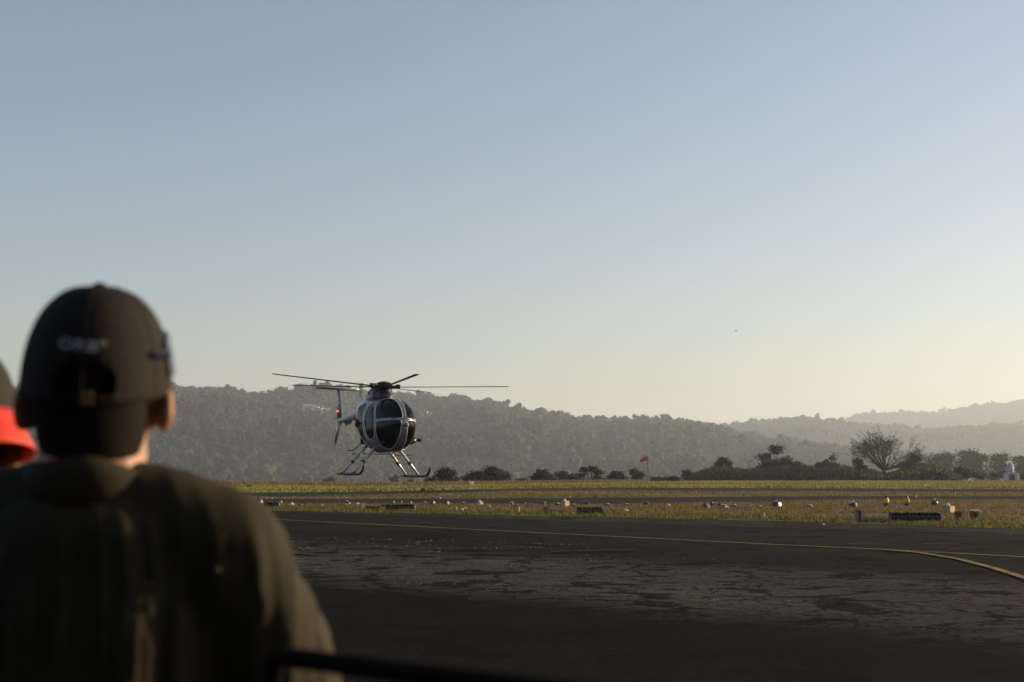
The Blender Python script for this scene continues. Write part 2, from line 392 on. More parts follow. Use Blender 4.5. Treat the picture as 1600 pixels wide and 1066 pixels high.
line('faded_line', [(300, 851), (500, 867), (640, 865.5)], .14, 'white_line')
line('faded_line', [(860, 861.5), (995, 858)], .13, 'white_line')
line('faded_line', [(1321, 849.2), (1387, 850.5)], .1, 'white_line')
line('faded_line', [(1442, 849.0), (1504, 850.5)], .1, 'white_line')

# ------------------------------------------------------------------ grass (nobody could count it)
def blades(name, m, top, bot, dens, h, wd, label, px0=-120, px1=1720, lod=None, far=400, keep=None, lean=.5):
    c = [G(p, float(interp(t, p))) for p in np.linspace(px0, px1, 30) for t in (top, bot)]
    x0, x1 = min(p.x for p in c), max(p.x for p in c); y0, y1 = min(p.y for p in c), min(far, max(p.y for p in c))
    n = int((x1 - x0) * (y1 - y0) * dens); X = rng.uniform(x0, x1, n); Y = rng.uniform(y0, y1, n)
    px, py = project(np.stack([X, Y, np.zeros(n)], 1))
    ok = (px > px0) & (px < px1) & (py > interp(top, px)) & (py < interp(bot, px))
    if keep is not None: ok &= keep(X, Y)
    X, Y = X[ok], Y[ok]; n = len(X)
    H = h * rng.uniform(.5, 1.35, n); W = wd * rng.uniform(.6, 1.4, n); A = rng.uniform(0, 2 * np.pi, n)
    lx, ly = rng.normal(0, lean, n) * H, rng.normal(0, lean, n) * H
    z0 = np.full(n, -.01)
    a = np.stack([X - np.cos(A) * W / 2, Y - np.sin(A) * W / 2, z0], 1); b = np.stack([X + np.cos(A) * W / 2, Y + np.sin(A) * W / 2, z0], 1)
    t = np.stack([X + lx, Y + ly, H], 1)
    v = np.stack([a, b, t], 1).reshape(-1, 3); f = np.arange(3 * n).reshape(-1, 3)
    return tag(link(name, np_mesh(name, v, f), m), label, 'grass', kind='stuff')
def clumpy(s, th):
    def k(X, Y):
        q = np.array([noise.noise((x * s, y * s, 3.1)) for x, y in zip(X, Y)]); return q + rng.normal(0, .18, len(X)) > th
    return k
blades('far_grass', 'grass_green', FAR_T, FAR_B, 5, .17, .2, 'bright yellow green grass on the far strip below the hedge', far=310)
blades('far_dark_grass', 'grass_fringe', FAR_T, FAR_B, 4, .2, .25, 'darker olive patches in the far grass strip', far=310, keep=clumpy(.07, .06))
blades('middle_grass', 'grass_fringe', TAX_B, MID_B, 11, .10, .10, 'thin yellow green grass between runway and taxiway', keep=clumpy(.12, -.05))
blades('middle_dry_grass', 'grass_gold', TAX_B, MID_B, 7, .10, .10, 'dry tan grass between runway and taxiway', keep=clumpy(.1, .05))
blades('dry_grass', 'grass_gold', RUN_B, DRY_B, 48, .085, .05, 'dry brown grass where the bundles and racks stand', keep=clumpy(.35, -.02))
blades('dry_grass_green', 'grass_fringe', RUN_B, DRY_B, 24, .09, .05, 'green tufts among the dry brown grass', keep=clumpy(.22, .02))
blades('verge_grass', 'grass_fringe', [(x, y - 1.5) for x, y in DRY_B], VER_B, 90, .12, .05, 'green grass verge along the edge of the asphalt', keep=clumpy(.7, -.15))
blades('rim_grass', 'grass_gold', [(x, y - .2) for x, y in EDGE], [(x, y + 1.6) for x, y in EDGE], 8, .45, .2, 'tall dry grass along the far rim of the field', px1=1010, far=330)
blades('pavement_weeds', 'weed', WORN_T, WORN_B, 60, .025, .03, 'small dry weeds growing in the cracked pavement', keep=clumpy(1.1, .55), lean=1.0)
blades('patch_weeds', 'weed', [(300, 838), (1000, 850)], [(300, 862), (1000, 860)], 90, .03, .04, 'yellow weeds scattered along the patched pavement', px0=380, px1=960, keep=clumpy(1.3, .45), lean=1.0)

# ------------------------------------------------------------------ hills and their woods
def fbm(x, y, o=4):
    s = 0; a = 1
    for k in range(o): s += a * noise.noise((x, y, 7.3 + k)); x *= 2.03; y *= 2.03; a *= .5
    return s
HILLS = {
 'near': dict(D0=1150, D1=2400, crest=[(-700, 640), (-200, 622), (150, 617), (275, 617), (345, 618), (400, 626), (440, 624), (480, 617), (505, 615), (545, 623), (600, 627), (660, 631), (740, 638), (765, 640), (800, 650), (870, 660), (920, 667), (960, 667), (1040, 668), (1090, 671), (1115, 677), (1160, 690), (1250, 706), (1400, 722), (1700, 735)]),
 'middle': dict(D0=2700, D1=3900, crest=[(700, 705), (1000, 684), (1115, 675), (1180, 666), (1235, 661), (1270, 660.5), (1310, 665), (1360, 671), (1440, 679), (1490, 676), (1600, 671), (1800, 668), (2300, 690)]),
 'far': dict(D0=4700, D1=6000, crest=[(900, 700), (1250, 672), (1320, 662), (1362, 652), (1420, 651), (1452, 653), (1490, 647), (1525, 640.5), (1560, 638), (1600, 631.5), (1700, 622), (1900, 618), (2400, 640)])}
def hill_z(h, px, D, X, Y):
    c = at(px, float(interp(h['crest'], px)), h['D1']).z
    t = (D - h['D0']) / (h['D1'] - h['D0'])
    if t > 1: return c - (t - 1) ** 1.3 * (h['D1'] - h['D0']) * .25
    t = max(0, t); s = t * t * (3 - 2 * t) * .55 + t * .45
    g = fbm(X / 330, Y / 330) * .2 * math.sin(math.pi * min(1, t * 1.02)) 
    return -16 + (c + 16) * max(0, min(1.04, s + g))
def make_hill(key, n_px, n_d):
    h = HILLS[key]; p0, p1 = h['crest'][0][0], h['crest'][-1][0]
    vs = []; ds = np.linspace(h['D0'], h['D1'] + (h['D1'] - h['D0']) * .35, n_d)
    for px in np.linspace(p0, p1, n_px):
        u = (px - CX) / FPX
        for D in ds:
            X = u * D; z = hill_z(h, px, D, X, D) if D > h['D0'] + 1 else -17
            vs.append((X, D, z))
    fs = [(i * n_d + j, (i + 1) * n_d + j, (i + 1) * n_d + j + 1, i * n_d + j + 1) for i in range(n_px - 1) for j in range(n_d - 1)]
    mb = MB(); mb.add(vs, fs); return tag(mb.build('hill', 'hill', smooth=True), kind='structure')
for k_ in HILLS: make_hill(k_, 150, 46)
tpl = bpy.data.collections.new('tree_shapes')
def crown_template(i):
    """a tree crown of many small leaf clumps"""
    r = np.random.default_rng(40 + i); V = []; F = []
    nl = r.integers(4, 7); lobes = [(r.normal(0, .24), r.normal(0, .24), r.uniform(.35, .85), r.uniform(.25, .42)) for _ in range(nl)]
    if i == 4: lobes = [(r.normal(0, .1), r.normal(0, .1), .25 + .16 * q, .28 - .03 * q) for q in range(6)]
    for (x, y, z, rad) in lobes:
        for _ in range(26):
            d = r.normal(0, 1, 3); d /= np.linalg.norm(d); p = np.array((x, y, z)) + d * rad * r.uniform(.7, 1.05)
            a = r.normal(0, 1, 3); a = np.cross(a, d); a /= np.linalg.norm(a); b = np.cross(d, a); s = r.uniform(.09, .17)
            o = len(V); q = d * s * .35
            V += [p + a * s, p + b * s + q * .3, p - a * s, p - b * s - q * .3, p + q]; F += [(o, o + 1, o + 4), (o + 1, o + 2, o + 4), (o + 2, o + 3, o + 4), (o + 3, o, o + 4)]
    me = np_mesh('tree_shape', np.array(V), np.array(F)); me.materials.append(M['wood'])
    o = bpy.data.objects.new('tree_shape', me); tpl.objects.link(o)
for i in range(5): crown_template(i)
gn = bpy.data.node_groups.new('woodland', 'GeometryNodeTree')
gn.interface.new_socket('Geometry', in_out='INPUT', socket_type='NodeSocketGeometry'); gn.interface.new_socket('Geometry', in_out='OUTPUT', socket_type='NodeSocketGeometry')
gi = gn.nodes.new('NodeGroupInput'); go = gn.nodes.new('NodeGroupOutput'); ip = gn.nodes.new('GeometryNodeInstanceOnPoints')
ci = gn.nodes.new('GeometryNodeCollectionInfo'); ci.inputs['Collection'].default_value = tpl; ci.inputs['Separate Children'].default_value = True; ci.inputs['Reset Children'].default_value = True
rv = gn.nodes.new('FunctionNodeRandomValue'); rv.data_type = 'FLOAT_VECTOR'; rv.inputs[0].default_value = (0, 0, 0); rv.inputs[1].default_value = (.15, .15, 6.28)
na = gn.nodes.new('GeometryNodeInputNamedAttribute'); na.data_type = 'FLOAT'; na.inputs['Name'].default_value = 'scl'
gn.links.new(gi.outputs[0], ip.inputs['Points']); gn.links.new(ci.outputs[0], ip.inputs['Instance']); ip.inputs['Pick Instance'].default_value = True
gn.links.new(rv.outputs[0], ip.inputs['Rotation']); gn.links.new(na.outputs['Attribute'], ip.inputs['Scale']); gn.links.new(ip.outputs[0], go.inputs[0])
def woods(key, name, count, size, label, pxr):
    h = HILLS[key]; P = []; S = []
    while len(P) < count:
        px = random.uniform(*pxr); D = h['D0'] + (h['D1'] * 1.04 - h['D0']) * math.sqrt(random.random()); X = (px - CX) / FPX * D
        if fbm(X / 100, D / 100, 3) < -.48 and random.random() < .8: continue      # clearings
        z = hill_z(h, px, D, X, D)
        s = size * random.uniform(.5, 1.2) * (1.5 if random.random() < .07 else 1)
        P.append((X, D, z - s * .12)); S.append(s)
    me = bpy.data.meshes.new(name); me.from_pydata(P, [], []); me.attributes.new('scl', 'FLOAT', 'POINT').data.foreach_set('value', S)
    o = link(name, me); mod = o.modifiers.new('woodland', 'NODES'); mod.node_group = gn
    return tag(o, label, 'woodland', kind='stuff')
woods('near', 'woodland', 20000, 13.0, 'dense woodland covering the near hill behind the helicopter', (-300, 1500))
woods('middle', 'woodland', 9000, 15.5, 'hazy woodland on the middle ridge right of the near hill', (900, 1800))
woods('far', 'woodland', 9000, 20, 'pale hazy woodland on the farthest ridge at right', (1150, 1800))
# houses and masts on the near slope
def on_hill(key, px, py):
    h = HILLS[key]
    for D in np.linspace(h['D0'], h['D1'], 260):
        p = at(px, py, D)
        if hill_z(h, px, D, p.x, D) > p.z: return Vector((p.x, D, p.z))
    D = h['D1'] * .985; p = at(px, py, D); return Vector((p.x, D, hill_z(h, px, D, p.x, D)))
def house(px, py, wd, ht, label, group):
    p = on_hill('near', px, py); p.y -= 34; p.z += 5; wd *= 1.0; ht *= 1.35
    o = empty('hillside_house', p, random.uniform(-.4, .4), label, 'house', group)
    MB().box((0, 0, ht / 2 - 6), (wd, wd * .8, ht + 12)).build('wall', 'cream', o)
    z = ht; rf = MB(); rf.add([(-wd * .56, -wd * .46, z), (wd * .56, -wd * .46, z), (wd * .56, wd * .46, z), (-wd * .56, wd * .46, z), (-wd * .56, 0, z + wd * .25), (wd * .56, 0, z + wd * .25)],
        [(3, 2, 1, 0), (0, 1, 5, 4), (2, 3, 4, 5), (0, 4, 3), (1, 2, 5)]); rf.build('roof', 'roof', o)
    for k in (-.25, .25): MB().box((k * wd, -wd * .405, ht * .55), (wd * .18, .1, ht * .35)).build('window', 'black', o)
for (x, y, ww, hh) in [(483, 646, 6, 3.5), (489, 645, 5, 3.2), (494, 648, 7, 4), (500, 649, 6, 3.5), (506, 652, 5, 4), (512, 651, 6, 3), (518, 653, 6, 3.6), (524, 655, 5, 3), (531, 653, 5, 3.4)]:
    house(x, y, ww, hh, 'small pale house on the wooded hillside left of the helicopter tail', 'hillside houses left of the helicopter')
for (x, y, ww, hh) in [(661, 653, 4, 2.6), (668, 655, 5, 3), (676, 656, 4, 2.6), (706, 652, 4, 2.4), (712, 653, 6, 3.4), (722, 652, 6, 3.4), (738, 650, 4, 2.8)]:
    house(x, y, ww, hh, 'small pale house on the wooded hillside right of the helicopter', 'hillside houses right of the helicopter')
def mast(px, ytop, ybot, label):
    b = on_hill('near', px, ybot); t = at(px, ytop, b.y); Hh = t.z - b.z
    o = empty('radio_mast', b, 0, label, 'mast')
    MB().path([(0, 0, -6), (0, 0, Hh)], [.45, .28], 6).build('pole', 'steel', o)
    
    for k_, w_ in ((.93, 1.6), (.75, 1.2)): MB().box((0, 0, Hh * k_), (w_, .3, .3)).build('crossarm', 'steel', o)
mast(340, 600, 618, 'thin radio mast on the hilltop right of the capped man')
mast(655.5, 616, 630, 'left of two thin masts on the ridge right of the helicopter')
mast(662, 618, 631, 'right of two thin masts on the ridge right of the helicopter')

# ------------------------------------------------------------------ trees and bushes along the field's far rim
def leaf_cloud(lobes, n, size, seed, shell=.55, up=.2):
    """lobes: (centre, radii); leaf-sized quads through the volume"""
    r = np.random.default_rng(seed); vol = np.array([l[1][0] * l[1][1] * l[1][2] for l in lobes]) ** .67; vol /= vol.sum()
    idx = r.choice(len(lobes), n, p=vol); C = np.array([l[0] for l in lobes])[idx]; RR = np.array([l[1] for l in lobes])[idx]
    d = r.normal(0, 1, (n, 3)); d /= np.linalg.norm(d, axis=1)[:, None]
    k = shell + (1.08 - shell) * r.random(n) ** .6; p = C + d * RR * k[:, None]
    p += r.normal(0, size * .85, (n, 3)); p[:, 2] = np.maximum(p[:, 2], .05)
    a = r.normal(0, 1, (n, 3)); a /= np.linalg.norm(a, axis=1)[:, None]; nn = d + r.normal(0, .6, (n, 3)); b = np.cross(nn, a); b /= np.linalg.norm(b, axis=1)[:, None]
    s = size * r.uniform(.5, 1.3, n)[:, None]
    v = np.stack([p - a * s, p - b * s * .55, p + a * s, p + b * s * .55], 1).reshape(-1, 3); f = np.arange(4 * n).reshape(-1, 4)
    return v, f
def limbs(mb, p, d, ln, rad, depth, spread, rr, tips, split=(2, 3), shrink=.72, gravity=0):
    q = p + d * ln * .5 + Vector([rr.gauss(0, .05 * ln) for _ in range(3)]); e = p + d * ln; rad = max(rad, .016)
    mb.path([p, q, e], [rad, rad * .85, rad * .68], 5 if depth > 2 else 3, False)
    if depth == 0: tips.append(e); return
    for k in range(rr.randint(*split)):
        nd = (d + Vector((rr.gauss(0, spread), rr.gauss(0, spread), rr.gauss(0, spread * .7) + gravity))).normalized()
        limbs(mb, e, nd, ln * shrink * rr.uniform(.75, 1.2), rad * .62, depth - 1, spread, rr, tips, split, shrink, gravity)
def bush(name, label, cat, px, ytop, hw, ybase, Y, lobes_px, n, size, m='leaf', trunk=True, seed=1, group=None):
    b = at(px, ybase, Y); b.z = min(b.z, 0) if Y < 340 else b.z
    o = empty(name, b, 0, label, cat, group); s = FPX / Y; L_ = []; rr = random.Random(seed)
    for (x, y, rx, ry) in lobes_px:
        c = at(x, y, Y) - b
        for q in range(5):
            t = rr.uniform(0, 6.28); L_.append(((c.x + math.cos(t) * rx / s * .5 * rr.random(), rr.uniform(-.5, .5) * rx / s, c.z + math.sin(t) * ry / s * .5 * rr.random()), (rx / s * rr.uniform(.5, .8), rx / s * .7, ry / s * rr.uniform(.5, .8))))
    v, f = leaf_cloud(L_, int(n * 2.2), size * 1.05, seed, .25); link('crown', np_mesh('crown', v, f), m, o)
    if trunk:
        mb = MB(); 
        for (x, y, rx, ry) in lobes_px:
            c = at(x, y, Y) - b; mid = Vector((c.x * .35 + rr.gauss(0, .1), c.y * .3, c.z * .5))
            mb.path([(0, 0, -.3), mid, c, c + Vector((rx / s * .5, 0, ry / s * .5))], [.16, .12, .06, .02], 5)
            mb.path([mid, c + Vector((-rx / s * .6, 0, ry / s * .4))], [.09, .02], 4)
        mb.build('trunk', 'bark', o)
    return o
TR = 'trees beyond the field'
bush('leafy_tree', 'small round dark tree just right of the helicopter skid', 'tree', 697, 730, 18, 757, 205, [(697, 741, 15, 10), (688, 746, 10, 8), (707, 745, 10, 8)], 900, .2, seed=3, group=TR)
bush('low_bush', 'low dark bush directly under the helicopter skid tip', 'bush', 674, 747, 13, 758, 202, [(674, 752, 13, 5)], 450, .18, seed=4, trunk=False, group=TR)
bush('leafy_tree', 'broad dark clump of trees behind the white utility box', 'tree', 764, 731, 36, 756, 215, [(745, 742, 17, 8), (765, 738, 13, 9), (783, 745, 15, 7), (733, 748, 14, 6), (758, 749, 26, 5)], 1700, .2, seed=5, group=TR)
bush('leafy_tree', 'spreading dark tree left of the row between helicopter and windsock', 'tree', 848, 732, 20, 754, 240, [(848, 740, 15, 7), (838, 748, 11, 5), (858, 747, 12, 6)], 800, .22, seed=6, group=TR)
bush('leafy_tree', 'dark conical tree second in the row left of the windsock', 'tree', 882, 735, 16, 754, 245, [(880, 744, 11, 8), (872, 749, 8, 4), (894, 747, 10, 5)], 700, .22, seed=7, group=TR)
bush('open_tree', 'open umbrella shaped tree with gaps in the row left of windsock', 'tree', 922, 730, 18, 753, 250, [(913, 735, 8, 4), (926, 733, 9, 3.4), (936, 739, 9, 4), (908, 743, 7, 2.5), (934, 748, 9, 4)], 480, .22, seed=8, group=TR)
bush('leafy_tree', 'low dense dark tree fourth in the row left of the windsock', 'tree', 965, 734, 17, 753, 255, [(966, 743, 13, 7), (957, 748, 10, 5), (976, 748, 9, 5)], 800, .22, seed=9, group=TR)
bush('open_tree', 'thin flat topped tree right beside the windsock pole', 'tree', 996, 733, 15, 752, 258, [(990, 737, 8, 3), (1000, 742, 10, 3.5), (995, 747, 11, 3)], 420, .22, seed=10, group=TR)
for i, (x, y, hw) in enumerate([(812, 753, 14), (900, 752.5, 16), (948, 752, 14), (1026, 750.5, 16), (1052, 749.5, 14)]):
    bush('low_bush', ['low dark shrub left of the spreading tree by the rim', 'low dark shrub under the umbrella shaped tree', 'low dark shrub between umbrella tree and dense tree', 'low dark shrub just right of the windsock pole', 'low dark shrub at the left end of the hedge'][i], 'bush', x, y - 3, hw, y + 1.5, 260, [(x, y - 1, hw, 2.6)], 420, .2, seed=20 + i, trunk=False, group='low shrubs along the rim')
for i, (x, y, hw, hh) in enumerate([(515, 751, 12, 3), (616, 750, 10, 4), (641, 754, 6, 3)]):
    bush('pale_bush', ['faint hazy bush beyond the field left of the helicopter', 'faint hazy bush below the helicopter belly', 'small faint bush left of the skid tip'][i], 'bush', x, y - hh, hw, 762, 420, [(x, y, hw, hh), (x + 3, y - hh, hw * .3, hh)], 160, .3, 'leaf_far', seed=30 + i, trunk=False)
bush('low_bush', 'tiny dark bush alone on the grass below the helicopter', 'bush', 661, 764, 4, 768, 122, [(661, 766, 3, 1.8)], 120, .06, seed=36, trunk=False)
bush('low_bush', 'tiny dark bush on the far grass beside the jacket sleeve', 'bush', 389, 758, 4, 763, 150, [(389, 761, 4, 2.2)], 120, .08, seed=37, trunk=False)
# right hand hedge and trees
bush('leafy_tree', 'small dark bush at the left end of the right hedge', 'tree', 1076, 732, 10, 752, 300, [(1074, 740, 8, 6), (1080, 746, 8, 5)], 420, .24, seed=40, group=TR)
bush('leafy_tree', 'low dark bush second from the left end of the hedge', 'tree', 1096, 735, 10, 752, 302, [(1096, 742, 9, 6)], 360, .24, seed=41, group=TR)
bush('leafy_tree', 'small round topped tree standing above the hedge left end', 'tree', 1130, 712, 14, 751, 305, [(1129, 719, 10, 5), (1138, 724, 7, 3.5), (1122, 726, 7, 4)], 620, .24, seed=42, group=TR)
bush('leafy_tree', 'large uneven dark tree rising above the middle of the hedge', 'tree', 1212, 696, 34, 751, 305, [(1214, 703, 12, 8), (1195, 714, 11, 7), (1205, 726, 16, 9), (1228, 722, 14, 8), (1246, 728, 10, 7), (1188, 735, 10, 8)], 1700, .25, seed=43, group=TR)
bush('open_tree', 'ragged tree leaning right above the hedge left of bare tree', 'tree', 1296, 709, 18, 751, 306, [(1302, 716, 6, 5), (1290, 724, 10, 5), (1279, 728, 8, 4), (1303, 727, 8, 5), (1292, 736, 14, 6)], 620, .24, seed=44, group=TR)
bush('leafy_tree', 'small dark tree at the left foot of the bare tree', 'tree', 1339, 717, 13, 751, 300, [(1339, 722, 10, 5), (1346, 731, 10, 6)], 500, .24, seed=45, group=TR)
bush('leafy_tree', 'dense dark tree just right of the bare spreading tree', 'tree', 1426, 708, 17, 751, 300, [(1429, 716, 9, 8), (1421, 727, 13, 9), (1432, 737, 12, 9)], 1000, .24, seed=46, group=TR)
bush('low_bush', 'palm like ragged bush at the right end of the hedge', 'bush', 1503, 727, 13, 751, 300, [(1500, 736, 8, 7), (1512, 741, 8, 6)], 360, .3, 'scrub', seed=47)
bush('low_bush', 'dark bush between the hedge end and the white beacon', 'bush', 1524, 733, 16, 751, 305, [(1521, 740, 10, 6), (1534, 745, 10, 5)], 480, .24, seed=48)
bush('low_bush', 'low dark bush left of the white beacon', 'bush', 1555, 738, 16, 751, 310, [(1553, 745, 14, 5), (1566, 742, 8, 6)], 480, .24, seed=49)
bush('low_bush', 'dark bush right of the white beacon at the frame edge', 'bush', 1605, 735, 14, 751, 312, [(1607, 743, 11, 8)], 420, .24, seed=50)
for i, (x, y, rx, ry) in enumerate([(1466, 718, 24, 9), (1482, 714, 14, 8), (1512, 712, 22, 9), (1530, 717, 18, 9), (1562, 716, 22, 9), (1597, 719, 16, 8), (1640, 716, 24, 10)]):
    bush('far_tree', ['hazy tree crown behind the hedge right of the dense tree', 'small hazy crown second among the trees behind hedge', 'tallest hazy tree crown behind the right end of the hedge', 'hazy crown right beside the tallest one behind the hedge', 'broad hazy tree crown left of the white beacon', 'hazy tree crown behind and right of the white beacon', 'hazy tree crown at the right frame edge'][i], 'tree', x, y - ry, rx, 750, 620, [(x, y, rx, ry), (x - 4, y + 12, rx, 10), (x, y + 24, rx * .9, 9)], 1000, .5, 'leaf_far', seed=60 + i, group='hazy trees behind the hedge')
def bare_tree():
    b = at(1381, 751, 298); b.z = 0; rr = random.Random(12); s = FPX / 298
    o = empty('bare_tree', b, 0, 'wide spreading almost leafless tree with fanned branches behind the hedge', 'tree', TR)
    mb = MB(); mb.path([(0, 0, -.3), (0, 0, 1.2), (.05, 0, 2.5)], [.5, .4, .36], 8).build('trunk', 'bark', o)
    tips = []; br = MB()
    for k in range(36):
        a = k * 2.4; el = R(14 + 74 * ((k * .618) % 1)); ln = 2.15 + .35 * math.cos(el)
        d = Vector((1.45 * math.cos(a) * math.cos(el), .9 * math.sin(a) * math.cos(el), math.sin(el))).normalized()
        ln *= 1 + .18 * abs(d.x)
        limbs(br, Vector((0, 0, 2.0 + .5 * rr.random())), d, ln * rr.uniform(.85, 1.1), .12, 5, .31, rr, tips, (2, 3), .73, .01)
    br.build('branches', 'bark', o)
    pts = [t for t in tips if t.z > 5 and rr.random() < .07]
    v, f = leaf_cloud([((t.x, t.y, t.z), (.28, .28, .2)) for t in pts] or [((0, 0, 9), (1, 1, 1))], 900, .14, 5, .1)
    link('crown', np_mesh('crown', v, f), 'leaf', o)
bare_tree()
def thicket():
    """rank scrub and reeds at the foot of the trees: stems of leaf blades"""
    for name, m, n, seed, lab, hs in (('scrub_thicket', 'scrub', 26000, 1, 'dense dark green scrub hedge along the far side of the grass', 1.0), ('dry_reeds', 'scrub_gold', 1500, 2, 'dry golden reeds mixed into the scrub hedge', .9)):
        r = np.random.default_rng(seed); px = r.uniform(1066, 1500, n); Y = r.uniform(288, 312, n)
        if m == 'scrub_gold': px = np.concatenate([r.normal(1362, 16, n // 2), r.normal(1402, 12, n // 4), r.uniform(1300, 1500, n - n // 2 - n // 4)])
        X = (px - CX) / FPX * Y; top = 2.7 + 1.0 * np.array([noise.noise((x * .11, 0, 5)) for x in X]) + .5 * np.array([noise.noise((x * .5, 0, 9)) for x in X])
        top *= np.clip((px - 1060) / 60, .3, 1) * np.clip((1512 - px) / 40, .3, 1) * (.75 + .5 * (Y - 288) / 24) * (1 - .5 * np.exp(-((px - 1381) / 26) ** 2))
        z = r.uniform(.0, 1, n) * top * hs if m == 'scrub' else r.uniform(.5, .95, n) * top
        H = r.uniform(.35, .9, n); W = r.uniform(.1, .22, n); A = r.uniform(0, 6.28, n); lx, ly = r.normal(0, .25, n), r.normal(0, .25, n)
        a = np.stack([X - np.cos(A) * W, Y - np.sin(A) * W, np.maximum(z - H * .5, 0)], 1); b = np.stack([X + np.cos(A) * W, Y + np.sin(A) * W, np.maximum(z - H * .5, 0)], 1)
        t = np.stack([X + lx, Y + ly, z + H * .6], 1); v = np.stack([a, b, t], 1).reshape(-1, 3)
        tag(link(name, np_mesh(name, v, np.arange(3 * n).reshape(-1, 3)), m), lab, 'scrub', kind='stuff')
thicket()

# ------------------------------------------------------------------ the helicopter
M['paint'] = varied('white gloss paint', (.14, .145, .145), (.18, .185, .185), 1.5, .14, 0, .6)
M['frame'] = mat('silver window frame', (.60, .61, .62), .35, .2)
M['dark_metal'] = varied('dark gearbox metal', (.012, .012, .012), (.035, .033, .03), 10, .45, .4, .4)
M['blade'] = varied('dark rotor blade', (.012, .012, .013), (.025, .025, .026), 4, .5)
M['strut'] = mat('grey strut paint', (.5, .5, .5), .3, .3)
M['skid'] = varied('black skid tube', (.01, .01, .01), (.03, .03, .03), 8, .45)
M['seat'] = varied('dark seat cloth', (.012, .012, .013), (.03, .028, .026), 10, .9)
M['cabin'] = mat('dark cabin lining', (.012, .012, .013), .9)
M['boom'] = varied('grey boom paint', (.42, .43, .44), (.52, .53, .53), 2, .32)
def glass_mat(name, tint, gloss):
    m = bpy.data.materials.new(name); m.use_nodes = True; t = m.node_tree; t.nodes.clear()
    o = t.nodes.new('ShaderNodeOutputMaterial'); tr = t.nodes.new('ShaderNodeBsdfTransparent'); tr.inputs[0].default_value = (*tint, 1)
    gl = t.nodes.new('ShaderNodeBsdfGlossy'); gl.inputs[1].default_value = .03; fr = t.nodes.new('ShaderNodeFresnel'); fr.inputs[0].default_value = 1.5
    mx = t.nodes.new('ShaderNodeMixShader'); mu = t.nodes.new('ShaderNodeMath'); mu.operation = 'MULTIPLY'; mu.inputs[1].default_value = gloss
    t.links.new(fr.outputs[0], mu.inputs[0]); t.links.new(mu.outputs[0], mx.inputs[0]); t.links.new(tr.outputs[0], mx.inputs[1]); t.links.new(gl.outputs[0], mx.inputs[2]); t.links.new(mx.outputs[0], o.inputs[0])
    return m
M['glass'] = glass_mat('tinted cabin glass', (.05, .052, .052), .55)
M['lamp_glass'] = mat('lamp lens', (.06, .065, .07), .08, 0, .8)
M['beacon'] = mat('red beacon', (.8, .05, .04), .3)
BS(M['beacon']).inputs['Emission Color'].default_value = (1, .12, .08, 1); BS(M['beacon']).inputs['Emission Strength'].default_value = 1.2
EC = np.array((0, .55, 1.55)); EA, EBF, EBB, ECZ, EE = .685, 1.45, 2.35, .865, 2.25
def egg(az, el, k=1.0):
    """the cabin egg: azimuth 0 forward, + to starboard; drawn up towards the boom behind"""
    az = np.radians(az); el = np.radians(el)
    d = np.stack([np.sin(az) * np.cos(el), np.cos(az) * np.cos(el), np.sin(el)], -1)
    b = np.where(d[..., 1] > 0, EBF, EBB)
    r = k / ((np.abs(d[..., 0] / EA) ** EE + np.abs(d[..., 1] / b) ** EE + np.abs(d[..., 2] / ECZ) ** EE) ** (1 / EE))
    p = EC + d * r[..., None]; p[..., 2] += .47 * np.clip((.3 - p[..., 1]) / 2.0, 0, 1) ** 1.5
    return p
def chaikin(P, it=2):
    P = [np.array(p, float) for p in P]
    for _ in range(it):
        Q = []
        for i in range(len(P)):
            a, b = P[i], P[(i + 1) % len(P)]; Q += [a * .87 + b * .13, a * .13 + b * .87]
        P = Q
    return np.array(P)
def inside(P, x, y):
    r = np.zeros(x.shape, bool); j = len(P) - 1
    for i in range(len(P)):
        xi, yi, xj, yj = *P[i], *P[j]
        c = ((yi > y) != (yj > y)) & (x < (xj - xi) * (y - yi) / (yj - yi + 1e-12) + xi); r ^= c; j = i
    return r
WINDOWS = {
 'windscreen': [(1.7, 7.6), (24, 8.2), (47.3, 9.6), (54.5, 31), (69, 55), (68, 66), (45, 70), (18, 66), (6.5, 50), (4.2, 32), (2.6, 19)],
 'chin_window': [(3.6, 5.8), (22, 5.8), (44.5, 7), (46, -8), (44, -25), (36, -40), (22, -46), (10, -40), (6, -22), (4.4, -10)],
 'door_window': [(58, 31), (50, 4), (53, -27), (86, -39), (104, -25), (115, 0), (123, 22), (129, 42), (121, 57), (98, 60), (79, 51)],
 'rear_window': [(147, 34), (136, 22), (127, 0), (121, -18), (117, -38), (133, -38), (151, -22), (160, -4), (162, 14), (157, 31)]}
